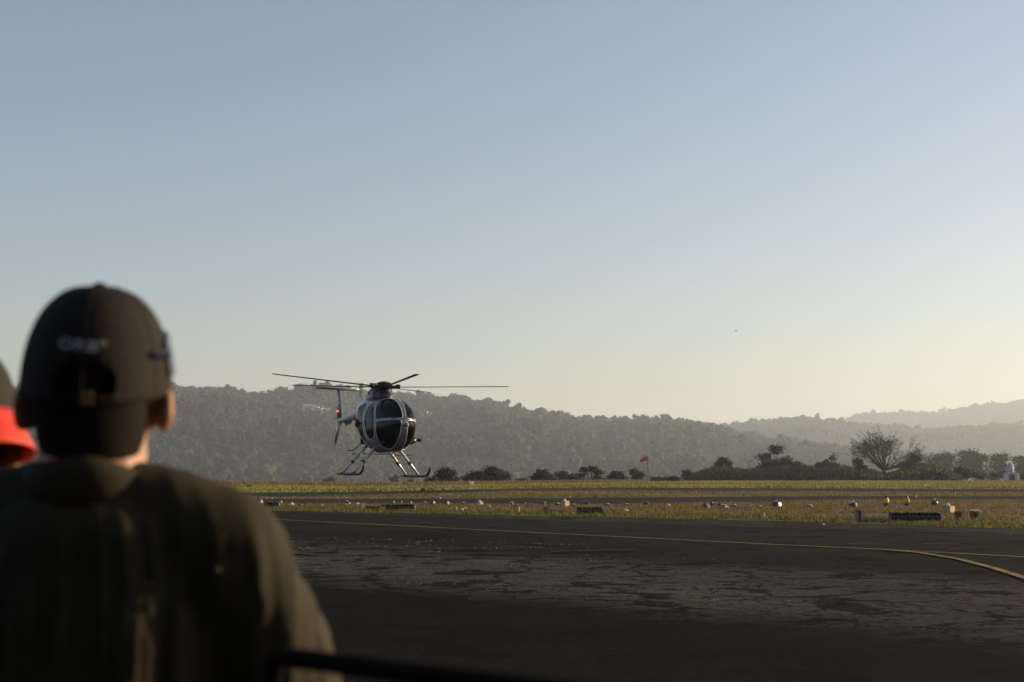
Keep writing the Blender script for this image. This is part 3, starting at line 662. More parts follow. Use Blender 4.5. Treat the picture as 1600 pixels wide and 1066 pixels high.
def helicopter():
    root = empty('helicopter', at(595, 743.5, 45), 0, 'white and dark glazed light helicopter hovering low over the airfield', 'helicopter')
    phi = R(204.5); root.rotation_euler = (0, -R(1.8), phi)
    st = .75; A = np.arange(-180, 180, st); E = np.arange(-90, 90, st); na_, ne = len(A), len(E)
    gA, gE = np.meshgrid(np.append(A, 180), np.append(E, 90), indexing='ij'); pts = egg(gA, gE)
    cA, cE = np.meshgrid(A + st / 2, E + st / 2, indexing='ij')
    i, j = np.meshgrid(np.arange(na_), np.arange(ne), indexing='ij'); W1 = ne + 1
    quad = np.stack([i * W1 + j, (i + 1) * W1 + j, (i + 1) * W1 + j + 1, i * W1 + j + 1], -1)[:, :, ::-1]
    body = np.ones(cA.shape, bool)
    def sub(mask, k):
        f = quad[mask]; u, inv = np.unique(f, return_inverse=True)
        P = egg(gA, gE, k).reshape(-1, 3)[u]; return P, inv.reshape(f.shape)
    frames = []
    for nm, poly in WINDOWS.items():
        for s in (1, -1):
            P = chaikin([(a * s, e) for a, e in poly]); m_ = inside(P, cA, cE); body &= ~m_
            v, f = sub(m_, .992); me = np_mesh(nm, v, f); me.polygons.foreach_set('use_smooth', [True] * len(me.polygons))
            g = link(nm, me, 'glass', root)
            ring = egg(P[:, 0], P[:, 1], 1.0); ring = [tuple(q) for q in ring] + [tuple(ring[0]), tuple(ring[1])]
            MB().path(ring, .012, 6, False).build('window_frame', 'frame', g, True)
    v, f = sub(body, 1.0); me = np_mesh('fuselage', v, f); me.polygons.foreach_set('use_smooth', [True] * len(me.polygons))
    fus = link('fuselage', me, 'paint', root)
    # door seams and a nose strip as real raised edges
    for s in (1, -1):
        for nm, pl in (('front_door_edge', [(56, 35), (48.3, 4), (51, -31), (86, -44), (109, -31), (119.5, 0), (127, 24), (133, 44), (124, 61), (97, 65), (76, 56)]),):
            P = chaikin([(a * s, e) for a, e in pl]); rg = egg(P[:, 0], P[:, 1], 1.001); rg = [tuple(q) for q in rg] + [tuple(rg[0]), tuple(rg[1])]
            MB().path(rg, .008, 5, False).build('door_edge', 'frame', fus, True)
    # cabin inside: floor, rear bulkhead, seats, console
    cb = MB(); cb.box((0, .45, 1.0), (1.0, 2.0, .05)); cb.box((0, -.55, 1.55), (1.05, .05, 1.1)); cb.build('cabin_floor', 'cabin', root)
    for x in (.3, -.3):
        se = MB(); se.box((x, .75, 1.2), (.42, .45, .14)); se.box((x, .5, 1.55), (.42, .12, .68)); se.box((x, .5, 1.98), (.24, .1, .18)); se.build('seat', 'seat', root)
    co = MB(); co.box((0, 1.35, 1.25), (.28, .35, .55)); co.box((0, 1.35, 1.58), (.5, .12, .22)); co.build('console', 'cabin', root)
    # belly keel and antennas
    MB().box((0, .2, .70), (.35, 1.7, .06)).build('belly_panel', 'boom', root)
    MB().path([(-.1, .95, .74), (-.1, .93, .55)], [.012, .006], 6).build('belly_antenna', 'black', root)
    MB().path([(.12, 1.2, .80), (.12, 1.24, .66)], [.014, .01], 6).build('belly_antenna', 'frame', root)
    lt = MB().lathe([(.001, .05), (.05, .045), (.075, .02), (.085, -.03)], tuple(egg(np.array(-1.5), np.array(-.5))), 18, Matrix.Rotation(R(-90), 3, 'X'))
    lo = lt.build('landing_light', 'lamp_glass', root, True)
    MB().path([tuple(Vector(egg(np.array(-1.5), np.array(-.5))) + Vector((.088 * math.cos(t), .006, .088 * math.sin(t)))) for t in np.linspace(0, 6.6, 22)], .012, 6, False).build('lamp_rim', 'frame', lo, True)
    # engine doghouse behind the mast with a dark intake in front
    def loft(secs, n=20):
        vs = []; fs = []
        for (y, zc, rx, rz) in secs:
            for k in range(n):
                a = 2 * math.pi * k / n; c, s = math.cos(a), math.sin(a); q = (abs(c) ** 2.6 + abs(s) ** 2.6) ** (-1 / 2.6)
                vs.append((rx * c * q, y, zc + rz * s * q))
        for i_ in range(len(secs) - 1):
            for k in range(n): fs.append((i_ * n + k, (i_ + 1) * n + k, (i_ + 1) * n + (k + 1) % n, i_ * n + (k + 1) % n))
        fs += [tuple(range(n)), tuple(range((len(secs) - 1) * n, len(secs) * n))[::-1]]
        return MB().add(vs, fs)
    dh = loft([(-.22, 2.50, .30, .30), (-.3, 2.52, .33, .33), (-.7, 2.50, .33, .33), (-1.2, 2.36, .28, .28), (-1.7, 2.2, .18, .16)]).build('engine_fairing', 'paint', root, True)
    MB().lathe([(.05, -.01), (.05, .01)], (.335, -.55, 2.62), 12, Matrix.Rotation(R(90), 3, 'Y')).build('vent', 'black', dh)
    loft([(.30, 2.44, .16, .10), (.2, 2.47, .22, .17), (-.05, 2.5, .25, .22), (-.23, 2.52, .27, .25)]).build('air_intake', 'dark_metal', root, True)
    # tail boom, fins, stabiliser
    loft([(-1.25, 2.05, .30, .32), (-1.6, 2.08, .235, .25), (-2.2, 2.05, .185, .185), (-3.2, 1.97, .125, .125), (-4.4, 1.88, .085, .085), (-4.6, 1.87, .07, .07)]).build('tail_boom', 'boom', root, True)
    MB().path([(0, -1.5, 1.83), (0, -2.2, 1.87), (0, -2.9, 1.86)], [.03, .035, .02], 6).build('boom_strake', 'dark_metal', root)
    def fin(z0, z1, y0, y1, c0, c1, t=.07):
        mb = MB(); vs = []
        for (z, y, c) in ((z0, y0, c0), (z1, y1, c1)):
            for k in range(14):
                a = 2 * math.pi * k / 14; vs.append((t / 2 * math.sin(a) * (1 if math.cos(a) > -.2 else .6), y + c / 2 * math.cos(a), z))
        fs = [(k, (k + 1) % 14, 14 + (k + 1) % 14, 14 + k) for k in range(14)] + [tuple(range(14))[::-1], tuple(range(14, 28))]
        return mb.add(vs, fs)
    uf = fin(1.82, 3.0, -4.5, -4.82, .55, .40).build('upper_fin', 'paint', root, True)
    fin(1.92, 1.12, -4.5, -4.9, .42, .22).build('lower_fin', 'paint', root, True)
    MB().path([(0, -4.9, 1.12), (0, -4.96, 1.0)], [.015, .015], 6).build('tail_stinger', 'black', root)
    sb = MB(); vs = []
    for x in (-.82, .82):
        for k in range(14):
            a = 2 * math.pi * k / 14; vs.append((x, -4.82 + .19 * math.cos(a), 3.0 + .04 * math.sin(a)))
    sb.add(vs, [(k, (k + 1) % 14, 14 + (k + 1) % 14, 14 + k) for k in range(14)] + [tuple(range(14))[::-1], tuple(range(14, 28))])
    so_ = sb.build('stabiliser', 'paint', root, True)
    for x in (-.84, .84):
        MB().box((x, -4.84, 3.0), (.03, .34, .5)).build('end_plate', 'boom', so_)
    bx_ = MB().ell((.05, -4.62, 2.22), (.035, .04, .045)).build('beacon_light', 'beacon', root, True); bx_['label'] = 'glowing red beacon light on the tail fin'
    MB().box((.04, -4.55, 2.42), (.03, .1, .06)).build('fin_bracket', 'black', root)
    tr = MB(); tr.lathe([(.06, -.05), (.07, .0), (.05, .06)], (-.2, -4.5, 1.87), 12, Matrix.Rotation(R(90), 3, 'Y')); tr.path([(-.05, -4.5, 1.87), (-.2, -4.5, 1.87)], .04, 8)
    th = tr.build('tail_rotor_hub', 'dark_metal', root)
    for s in (1, -1):
        MB().box((-.2, -4.5 - s * .38, 1.87 + s * .05), (.022, .66, .13), Matrix.Rotation(R(8) , 3, 'X')).build('tail_rotor_blade', 'blade', th)
    # skids
    for s in (1, -1):
        sk = MB(); sk.path([(s * 1.08, -1.08, .03), (s * 1.08, -.5, .02), (s * 1.08, 1.12, .02), (s * 1.08, 1.28, .06), (s * 1.08, 1.42, .16), (s * 1.08, 1.5, .28)], [.03, .042, .042, .04, .036, .034], 10)
        k = sk.build('skid', 'skid', root, True)
        for y in (.52, -.6):
            top = Vector((s * .42, y * .9, .82)); bot = Vector((s * 1.08, y, .05))
            sr = MB().path([top + (top - bot) * .15, top, top.lerp(bot, .5), bot], [.055, .05, .043, .036], 10).build('strut', 'strut', root, True)
            c = top.lerp(bot, .52); d = (bot - top).normalized()
            MB().path([c - d * .04, c + d * .04], .062, 10).build('strut_clamp', 'black', sr)
            MB().path([top.lerp(bot, .2) + Vector((s * .1, 0, 0)), top.lerp(bot, .2) + Vector((s * .26, .05, 0))], .014, 6).build('step_peg', 'black', sr)
            MB().box(bot + Vector((0, 0, -.01)), (.1, .2, .06)).build('skid_shoe', 'black', k)
    # pod on the port side, mirror on starboard
    pod = MB(); pod.path([(-.6, .35, 1.12), (-.86, .35, 1.12)], .035, 8); pod.path([(-.86, .12, 1.13), (-.86, .5, 1.13)], .10, 14); pod.path([(-1.0, .34, 1.16), (-1.18, .40, 1.16)], .055, 10); pod.path([(-.82, .3, 1.16), (-1.02, .34, 1.16)], .075, 10)
    pod.build('side_pod', 'black', root, True)
    MB().ell((.78, -.2, 1.62), (.07, .12, .13)).path([(.62, -.2, 1.62), (.78, -.2, 1.62)], .03, 6).build('side_fairing', 'black', root, True)
    MB().path([(.56, -.35, 1.0), (.78, -.5, .78), (.95, -.5, .76)], .016, 6).build('side_step', 'black', root)
    # rotor head
    MB().path([(0, 0, 2.4), (0, 0, 2.75)], [.11, .085], 12).build('mast', 'dark_metal', root, True)
    MB().lathe([(.2, 2.56), (.22, 2.58), (.22, 2.63), (.16, 2.66)], (0, 0, 0), 20).build('swashplate', 'dark_metal', root, True)
    hub = MB().lathe([(.10, 2.72), (.20, 2.74), (.21, 2.84), (.17, 2.88), (.12, 2.9)], (0, 0, 0), 20).build('rotor_hub', 'dark_metal', root, True)
    MB().lathe([(.26, 2.885), (.255, 2.90), (.2, 2.945), (.1, 2.975), (.001, 2.985)], (0, 0, 0), 24).build('hub_cap', 'dark_metal', hub, True)
    for k in range(5):
        a = R(72 * k + 1.0) - phi; Rz = Matrix.Rotation(a, 3, 'Z') @ Matrix.Rotation(-R(2.0), 3, 'Y')
        b = MB(); vs = []; zb = Vector((0, 0, 2.795))
        for x in (.46, .7, 2.2, 3.94):
            tw = R(9 - 2.2 * x)
            for t in range(10):
                u = 2 * math.pi * t / 10; cy, cz = .086 * math.cos(u), .0125 * math.sin(u)
                vs.append(Rz @ Vector((x, cy * math.cos(tw) - cz * math.sin(tw), cy * math.sin(tw) + cz * math.cos(tw))) + zb)
        b.add(vs, [(i_ * 10 + t, i_ * 10 + (t + 1) % 10, (i_ + 1) * 10 + (t + 1) % 10, (i_ + 1) * 10 + t) for i_ in range(3) for t in range(10)] + [tuple(range(10))[::-1], tuple(range(30, 40))])
        bl = b.build('rotor_blade', 'blade', root, True)
        g = MB(); g.add([Rz @ Vector(v_) + zb for v_ in MB().box((.33, 0, 0), (.34, .13, .10)).v], MB().box((0, 0, 0), (1, 1, 1)).f)
        g.add([Rz @ Vector(v_) + zb for v_ in MB().box((.44, .03, .03), (.13, .2, .1)).v], MB().box((0, 0, 0), (1, 1, 1)).f); g.build('blade_grip', 'dark_metal', bl)
        lk = Rz @ Vector((.26, .11, 0)); MB().path([lk + zb, Vector((lk.x * .75, lk.y * .75, 2.6))], .014, 6).build('pitch_link', 'dark_metal', hub)
helicopter()

# ------------------------------------------------------------------ windsock, beacon, utility box, bird
def windsock():
    b = G(1012.5, 752.5); Y = b.y; s = FPX / Y
    o = empty('windsock', b, 0, 'red windsock drooping from a thin pole at the field rim', 'windsock')
    H = at(1012.5, 715, Y).z
    MB().path([(0, 0, -.2), (0, 0, H)], [.1, .07], 8).build('pole', 'dark_metal', o)
    MB().lathe([(.42, -.04), (.42, .04)], (-.35, 0, H - .35), 14, Matrix.Rotation(R(75), 3, 'Y')).build('hoop', 'steel', o)
    sk = MB(); vs = []; n = 12; secs = [(-.02, .30, .42), (-.55, .22, .38), (-1.1, .02, .34), (-1.5, -.4, .27), (-1.68, -.95, .2)]
    for i, (x, z, r) in enumerate(secs):
        for k in range(n):
            a = 2 * math.pi * k / n; vs.append((x + (.25 * r * math.sin(a) if i > 2 else 0), r * math.cos(a) * .8, H - .4 + z + r * math.sin(a) * (1 if i < 3 else .8)))
    sk.add(vs, [(i * n + k, i * n + (k + 1) % n, (i + 1) * n + (k + 1) % n, (i + 1) * n + k) for i in range(4) for k in range(n)]); sk.build('sock', 'red', o, True)
windsock()
def beacon():
    b = G(1580, 751.5); Y = b.y; s = FPX / Y; b.z = 0
    o = empty('white_beacon', b, 0, 'white domed beacon hut with dark door and side blocks by the trees', 'hut')
    MB().box((0, 0, .95), (2.2, 1.8, 1.9)).build('wall', 'beacon_white', o)
    for x in (-1.2, 1.25): MB().box((x, -.1, .9 if x > 0 else .75), (.8, 1.4, 1.8 if x > 0 else 1.5)).build('side_block', 'cream', o)
    d = MB().box((-.1, -.93, .72), (1.25, .08, 1.44)).build('door', 'black', o)
    for k in range(4): MB().box((-.1, -.985, .25 + .32 * k), (1.2, .03, .07)).build('slat', 'grey_wood', d)
    o.scale = (.9, .9, .9)
    MB().lathe([(.72, 1.85), (.76, 2.1), (.7, 2.9), (.6, 3.5), (.42, 3.95), (.18, 4.15), (.01, 4.2)], (-.1, 0, 0), 20).build('dome', 'beacon_white', o, True)
    a = MB().path([(-.1, 0, 4.1), (-.1, 0, 5.9)], .03, 6).build('antenna', 'steel', o); MB().ell((-.1, 0, 5.95), (.12, .12, .12), 10, 6).build('antenna_ball', 'redbox', a)
    f = empty('low_fence', G(1553, 751.2), 0, 'low dark rail fence left of the white beacon', 'fence')
    for x in (-2, -.6, .8, 2.1): MB().box((x, 0, .4), (.1, .1, .9)).build('post', 'dark_wood', f)
    for z in (.4, .75): MB().box((0, -.07, z), (4.4, .05, .09)).build('rail', 'grey_wood', f)
beacon()
b = G(737, 759); o = empty('utility_box', b, .4, 'small white utility box with a short post in front of tree clump', 'box')
MB().box((.03, 0, .25), (.36, .3, .5)).build('cabinet', 'white', o); MB().box((.03, 0, .52), (.42, .36, .05)).build('lid', 'white', o); MB().path([(-.28, 0, 0), (-.28, 0, .75)], .035, 8).build('post', 'white', o)
p = at(1150.5, 517, 160)
o = empty('bird', p, .5, 'tiny dark bird high in the sky right of centre', 'bird')
MB().ell((0, 0, 0), (.05, .15, .045), 10, 6).build('body', 'black', o, True)
for s in (1, -1): MB().add([(s * .02, .05, .02), (s * .14, .06, .07), (s * .28, -.02, .03), (s * .14, -.05, .06), (s * .02, -.06, .02)], [(0, 1, 3, 4), (1, 2, 3)]).build('wing', 'black', o)

# ------------------------------------------------------------------ wrapped boxes, racks and litter on the dry grass
def lumpy(prof, n, sq, seed, amp, sx=1, sy=1):
    mb = MB(); mb.lathe(prof, n=n, sq=sq); rr = random.Random(seed)
    mb.v = [(x * sx * (1 + amp * noise.noise((x * 9 + seed, y * 9, z * 9))), y * sy * (1 + amp * noise.noise((x * 9, y * 9 + seed, z * 9))), z * (1 + amp * .4 * noise.noise((x * 7, y * 7, seed)))) for x, y, z in mb.v]
    return mb
seed_ = [100]
def nxt(): seed_[0] += 1; return seed_[0]
def bundle(px, ybase, wpx, hpx, label, body='blue', top='blue', cat='bundle', group='wrapped bundles on the dry grass', name='wrapped_bundle'):
    s = gscale(ybase); w_, h = wpx / s, hpx / s; q = nxt()
    o = empty(name, G(px, ybase), random.uniform(.2, 1.2), label, cat, group)
    lumpy([(w_ * .40, 0), (w_ * .46, h * .06), (w_ * .47, h * .5), (w_ * .42, h * .66), (w_ * .22, h * .78), (w_ * .08, h * .84)], 16, 4, q, .22).build('wrapping', body, o)
    lumpy([(w_ * .07, h * .80), (w_ * .09, h * .86), (w_ * .17, h * .95), (w_ * .12, h * 1.0)], 10, None, q + 1, .5).build('knot', top, o)
    return o
def boxy(px, ybase, wpx, hpx, label, m='card', dp=1.0, rz=.75, cat='box', name='cardboard_box', group=None, parts=True):
    s = gscale(ybase); w_, h = wpx / s / 1.35, hpx / s
    o = empty(name, G(px, ybase), rz, label, cat, group)
    MB().box((0, 0, h / 2), (w_, w_ * dp, h)).build('carton', m, o)
    for sg in (-1, 1): MB().box((sg * w_ * .27, 0, h + .006), (w_ * .5, w_ * dp * .98, .01), Matrix.Rotation(sg * -.12, 3, 'Y')).build('flap', m, o)
    return o
def packet(px, ybase, wpx, hpx, label, m='white', group='white packets and scraps on the grass', name='white_packet', cat='packet', rz=None):
    s = gscale(ybase); w_, h = wpx / s, hpx / s; q = nxt()
    o = lumpy([(w_ * .38, 0), (w_ * .5, h * .15), (w_ * .46, h * .6), (w_ * .25, h * .95), (.004, h)], 12, 3, q, .45, 1, .8).build(name, m)
    o.location = G(px, ybase); o.rotation_euler = (0, 0, random.uniform(0, 3) if rz is None else rz); return tag(o, label, cat, group)
def rack(x0, x1, ytop, ybase, label, rows=2, white_end=False):
    s = gscale(ybase); w_ = (x1 - x0) / s; h = (ybase - ytop) / s; px = (x0 + x1) / 2
    o = empty('tube_rack', G(px, ybase), -.06, label, 'rack', 'racks of black tubes'); r = h * .17; n = max(4, int(w_ / (r * 2.25)))
    for z in (h * .12, h * .62):
        for y in (-1, 1): MB().box((0, y * (rows * r * 1.1 + .015), z), (w_, .022, h * .14)).build('board', 'dark_wood', o)
    for x in (-1, 1): MB().box((x * (w_ / 2 + .012), 0, h * .42), (.024, rows * r * 2.3 + .05, h * .84)).build('end_board', 'white' if (white_end and x > 0) else 'dark_wood', o)
    tube = MB().lathe([(r * .8, 0), (r, 0), (r, h), (r * .84, h), (r * .84, h * .5)], n=10).mesh('tube'); tube.materials.append(M['black'])
    capm = MB().lathe([(r * 1.03, h * .985), (r * 1.05, h * 1.02), (r * .6, h * 1.05), (.002, h * 1.05)], n=10).mesh('cap'); capm.materials.append(M['blue'])
    for i in range(n):
        for k in range(rows):
            t = bpy.data.objects.new('tube', tube); col.objects.link(t); t.parent = o
            t.location = (-w_ / 2 + (i + .5) * w_ / n, (k - (rows - 1) / 2) * r * 2.15, random.uniform(-.03, .04) * h); t.rotation_euler = (random.gauss(0, .05), random.gauss(0, .06), 0)
            c = bpy.data.objects.new('tube_cap', capm); col.objects.link(c); c.parent = t
    return o
def stake(px, ytop, ybase, label, m='pale_wood', lean=.05, wd=.035, name='stake'):
    s = gscale(ybase); h = (ybase - ytop) / s
    o = MB().path([(0, 0, -.05), (lean * h * .5, 0, h * .5), (lean * h, .01, h)], [wd, wd * .9, wd * .8], 6).build(name, m); o.location = G(px, ybase)
    return tag(o, label, 'stake', 'stakes in the grass')
rack(413, 436, 785, 793.5, 'short rack of black tubes nearest the jacket sleeve')
rack(572, 594, 791.5, 797.5, 'low dark tube rack left of the red box')
rack(603, 648, 788.5, 798, 'long dark tube rack under the helicopter beside the red box')
rack(902, 941, 793, 803.5, 'dark tube rack in the middle of the field right of grey boards')
rack(1392, 1468, 801.5, 816.5, 'longest rack of black tubes with white end board at right', 3, True)
boxy(597.5, 793.5, 7, 5, 'small dark red box at the left end of the long rack', 'redbox', rz=.2, name='red_box')
# blue bundles, left to right
for px, yb, w_, h, lab in [
    (438, 786, 5, 5, 'small dark blue bundle behind the short left rack'),
    (543, 788.5, 8, 6.5, 'dark blue wrapped bundle alone between short left rack and the red box'),
    (675.5, 788.5, 8, 7, 'dark blue wrapped bundle just right of the long left rack'),
    (697, 789, 6, 6, 'black bundle beside a bright white packet below the skid tip'),
    (849, 789.5, 8, 8, 'dark blue bundle behind the upright grey boards in mid field'),
    (916, 788.8, 9, 7, 'dark blue bundle behind the middle tube rack'),
    (1009.5, 789.3, 7, 7.5, 'dark blue bundle below and right of the windsock'),
    (1040, 790.5, 6, 5.5, 'small black bundle with white packet right of the windsock'),
    (1102, 794.3, 9, 10.5, 'taller black and blue bundle with a pale stake at its right'),
    (1111, 790.2, 7, 8, 'dark blue bundle behind the taller black one'),
    (1124, 790.2, 7, 5.5, 'low dark blue bundle second right of the taller black one'),
    (1213, 792.3, 14, 11, 'large shiny dark blue bundle below the uneven dark tree'),
    (1333, 792.8, 13, 10, 'large grey blue bundle behind the tall grey boards at right'),
    (1461, 791.4, 11, 11.5, 'large dark blue bundle right of the two yellow sacks'),
    (805.5, 793, 4, 4, 'tiny black bundle left of the pale mid field stake'),
    (469, 791.3, 4.5, 5, 'tiny black bundle right of the short left rack')]:
    bundle(px, yb, w_, h, lab, 'black' if 'black bundle' in lab else 'blue', 'white' if ('large' in lab or 'alone' in lab) else 'blue')
# low black parcels with white tops
for px, yb, w_, lab in [(663, 787.2, 6, 'low black parcel with white top right of the long left rack'), (724, 788, 6, 'low black parcel with white top left of the small tan box'), (799, 788, 7, 'low black parcel with white top above the tiny black bundle'), (821, 788.3, 5, 'low dark parcel between stake and grey boards'), (871, 790, 8, 'low black parcel with white top left of the tall tan box'), (896, 791, 7, 'low black parcel just right of the tall tan box'), (949, 791, 8, 'black parcel with white top right of the middle tube rack'), (979, 790.5, 7, 'grey parcel second right of the middle tube rack'), (1131, 793.2, 9, 'flat black parcel with white top right of the stake'), (1147, 792.2, 8, 'flat black parcel with white top second right of the stake'), (1265, 793, 8, 'flat black parcel with white top between the two large bundles')]:
    s = gscale(yb); ww = w_ / s; o = empty('low_parcel', G(px, yb), random.uniform(.1, .9), lab, 'parcel', 'low parcels on the dry grass'); q = nxt()
    lumpy([(ww * .4, 0), (ww * .5, ww * .08), (ww * .48, ww * .3), (ww * .3, ww * .42), (.004, ww * .45)], 14, 4, q, .2).build('wrapping', 'black', o)
    k = lumpy([(ww * .3, 0), (ww * .34, ww * .06), (ww * .2, ww * .14), (.004, ww * .16)], 10, 3, q + 1, .5).build('cover', 'white', o); k.location = (ww * .08, -ww * .05, ww * .40)
# tan boxes, each with a white bag on top
for px, yb, w_, h, lab, lab2 in [(750, 789.5, 9, 5.5, 'small tan cardboard box lit by the sun left of mid field', 'white bag on top of the small tan box'), (883, 791.3, 13, 8, 'tall tan cardboard box behind the middle tube rack', 'white bag on top of the tall tan box'), (1482, 802, 19, 10.5, 'largest tan cardboard box near the right end of the field', 'white bag on top of the largest tan box')]:
    o = boxy(px, yb, w_, h, lab, group='tan boxes'); s = gscale(yb)
    k = lumpy([(w_ / s * .16, 0), (w_ / s * .18, w_ / s * .08), (w_ / s * .1, w_ / s * .22), (.004, w_ / s * .26)], 12, None, nxt(), .4).build('white_bag', 'white'); k.location = o.location + Vector((-.02, 0, h / s + .012)); tag(k, lab2, 'bag', 'white bags on boxes')
for px, yb, w_, h, lab in [(408, 787.3, 4.5, 6.5, 'bright white packet standing left of the short rack'), (456, 790, 5, 5, 'white packet second right of the short left rack'), (504, 791.3, 5, 3, 'white scrap right of the short left rack'), (541.5, 789, 3, 2, 'white scrap at the foot of the lone blue bundle'), (559, 788.5, 5, 3, 'white packet left of the low dark rack'), (557, 791.8, 3, 2, 'white scrap below the packet left of the low rack'), (600, 796.8, 3, 2, 'white scrap below the red box'), (700, 789.3, 4.5, 6, 'bright white packet right of a black bundle below the skid'), (765, 793, 2.6, 4, 'small upright white packet right of the small tan box'), (722, 798, 4, 4, 'white paper scrap left in the pair below the small tan box'), (726.5, 795, 4, 2.6, 'upper white paper scrap below the small tan box'), (739.5, 798.3, 5, 2.6, 'white paper scrap right in the row below the small tan box'), (792.5, 798, 2.5, 2, 'tiny white scrap left of the pale mid field stake'), (802, 789.4, 3.5, 3, 'yellowish white packet beside the tiny black bundle'), (896, 803, 4, 3, 'white packet at the left foot of the middle rack'), (978, 798.8, 6, 4, 'white crumpled packet right of the middle rack'), (1045, 791, 5.5, 3.4, 'pale packet beside the small black bundle right of windsock'), (1069, 790.8, 2.5, 1.5, 'tiny white scrap left of the taller black bundle'), (1137, 794.5, 2.8, 3, 'yellowish packet right of a flat black parcel'), (1173, 791, 4, 2, 'white scrap left of the large shiny bundle'), (1188, 791.5, 4.5, 2, 'white scrap just left of the large shiny bundle'), (1197, 810, 6.5, 4, 'pale packet beside the small grey crate on the verge'), (1269, 794, 3.4, 4.5, 'bright packet between the two large bundles'), (1305, 793, 2.2, 1.6, 'tiny white scrap left of the large grey blue bundle'), (1503, 791.8, 3, 2.2, 'white scrap right of the largest tan box'), (1508, 791.6, 2.6, 1.6, 'second white scrap right of the largest tan box'), (1554, 819.2, 5, 2.6, 'white scrap on the verge at the far right'), (1579, 818.8, 7, 3, 'grey blue scrap on the verge near the right frame edge'), (1286, 820.2, 6, 2.2, 'grey blue scrap on the asphalt edge below the leaning plank'), (615.5, 786, 2.4, 3.4, 'small white packet behind the long left rack'), (642.5, 787.5, 2.4, 4.4, 'small yellow packet behind the long left rack'), (628, 785.5, 2, 2.6, 'tiny pale packet behind the middle of the long left rack')]:
    packet(px, yb, w_, h, lab, 'yellow' if 'small yellow' in lab else ('steel' if 'grey blue' in lab else 'white'))
for px, yb, h, lab in [(1446, 762, 4, 'white marker peg on the far bright grass strip'), (1431.5, 777, 3.6, 'white marker peg right of the two yellow sacks'), (1493, 773, 3.2, 'white marker peg on the middle strip at right'), (1542, 771.2, 1.8, 'low white marker peg at the far right of the taxiway'), (688, 778.8, 2.2, 'white marker peg by the runway below the round tree'), (891, 776.5, 2, 'white marker peg by the runway in mid field'), (1334, 774.6, 2, 'white marker peg left of the two yellow sacks'), (417, 779.3, 2.2, 'left of two pale marker pegs by the jacket sleeve'), (425.5, 779.3, 2.2, 'right of two pale marker pegs by the jacket sleeve')]:
    s = gscale(yb); o = MB().lathe([(1.3 / s, 0), (1.2 / s, h / s * .15), (.75 / s, h / s * .2), (.6 / s, h / s * .9), (.2 / s, h / s)], n=10).build('marker_peg', 'white'); o.location = G(px, yb); tag(o, lab, 'marker', 'white marker pegs')
stake(565, 786, 798, 'grey stake left of the low dark rack', 'grey_wood'); stake(567.5, 786.5, 794, 'short grey stake beside the taller one', 'grey_wood', .1)
stake(704.5, 792.5, 798, 'grey stake left of three below the skid tip', 'grey_wood'); stake(710.7, 792, 798, 'middle pale stake of three below the skid tip'); stake(712.8, 792, 798, 'right pale stake of three below the skid tip')
stake(810.5, 792.5, 802, 'bright pale stake in mid field left of grey boards'); stake(1108, 787, 795, 'pale stake beside the taller black bundle'); stake(1193.5, 801.5, 809.5, 'thin pale stake at the small grey crate')
stake(900, 794, 801, 'short red stake at the left end of the middle rack', 'red', .5)
p0, p1 = G(1304, 806), G(1315.5, 806); o = MB().box((0, 0, .12), (.42, .03, .05), Matrix.Rotation(-.5, 3, 'Y')).build('leaning_plank', 'pale_wood'); o.location = (p0 + p1) / 2; tag(o, 'pale plank leaning on the grass left of the tall grey boards', 'plank')
q = G(1225, 808); o = empty('torn_wrapper', q, 0, 'curved torn white wrapper on the verge left of the leaning plank', 'wrapper')
MB().path([(-.12, 0, .1), (-.07, 0, .03), (0, 0, .02), (.08, 0, .025), (.12, 0, .07)], [.02, .035, .03, .03, .015], 7, flat=.5).build('sheet', 'white', o, True)
def boards(px0, px1, ytop, yb, label, stripe):
    s = gscale(yb); w_ = (px1 - px0) / s; h = (yb - ytop) / s; o = empty('upright_boards', G((px0 + px1) / 2, yb), .1, label, 'boards')
    for k in range(3): MB().box((-w_ / 3 + k * w_ / 3, .02 * k, h * (.5 - .05 * k)), (w_ / 3 - .008, .03, h * (1 - .1 * k))).build('board', 'grey_wood' if k != 1 else 'dark_wood', o)
    if stripe: MB().box((w_ * .18, -.04, h * .6), (.03, .03, h * .75)).build('batten', 'pale_wood', o)
    MB().box((w_ * .1, .12, h * .3), (w_ * .8, .18, .04)).build('brace', 'dark_wood', o)
boards(847, 858, 791, 804, 'upright grey boards left of the middle rack', False); boards(1335, 1352, 795.5, 815.5, 'tall upright grey boards left of the longest rack', True); boards(1183, 1190, 802, 810, 'small grey crate boards on the verge edge', False)
def low_frame(px0, px1, yb, label):
    s = gscale(yb); w_ = (px1 - px0) / s; o = empty('ground_timbers', G((px0 + px1) / 2, yb), -.03, label, 'timbers')
    for y in (-.1, .1): MB().box((0, y, .1), (w_, .04, .05)).build('rail', 'grey_wood' if y < 0 else 'dark_wood', o)
    for k in range(4): MB().box((-w_ / 2 + .05 + k * (w_ - .1) / 3, 0, .05), (.05, .26, .1)).build('crosspiece', 'dark_wood', o)
low_frame(860, 880, 802, 'low dark wooden frame between grey boards and middle rack'); low_frame(1353, 1392, 815.5, 'low dark wooden frame left of the longest rack')
def stand(px, ytop, yb, wpx, label, white):
    s = gscale(yb); w_ = wpx / s; h = (yb - ytop) / s; o = empty('wooden_stand', G(px, yb), .25, label, 'stand', 'wooden stands')
    MB().box((0, 0, h * .72), (w_, .18, h * .5)).build('head', 'dark_wood', o)
    for x in (w_ * .35, -w_ * .3): MB().box((x, 0, h * .25), (.05, .05, h * .52)).build('leg', 'dark_wood' if x < 0 else 'pale_wood', o)
    if white: MB().box((w_ * .1, -.02, h * 1.0), (w_ * 1.1, .2, .05)).build('top_sheet', 'white', o)
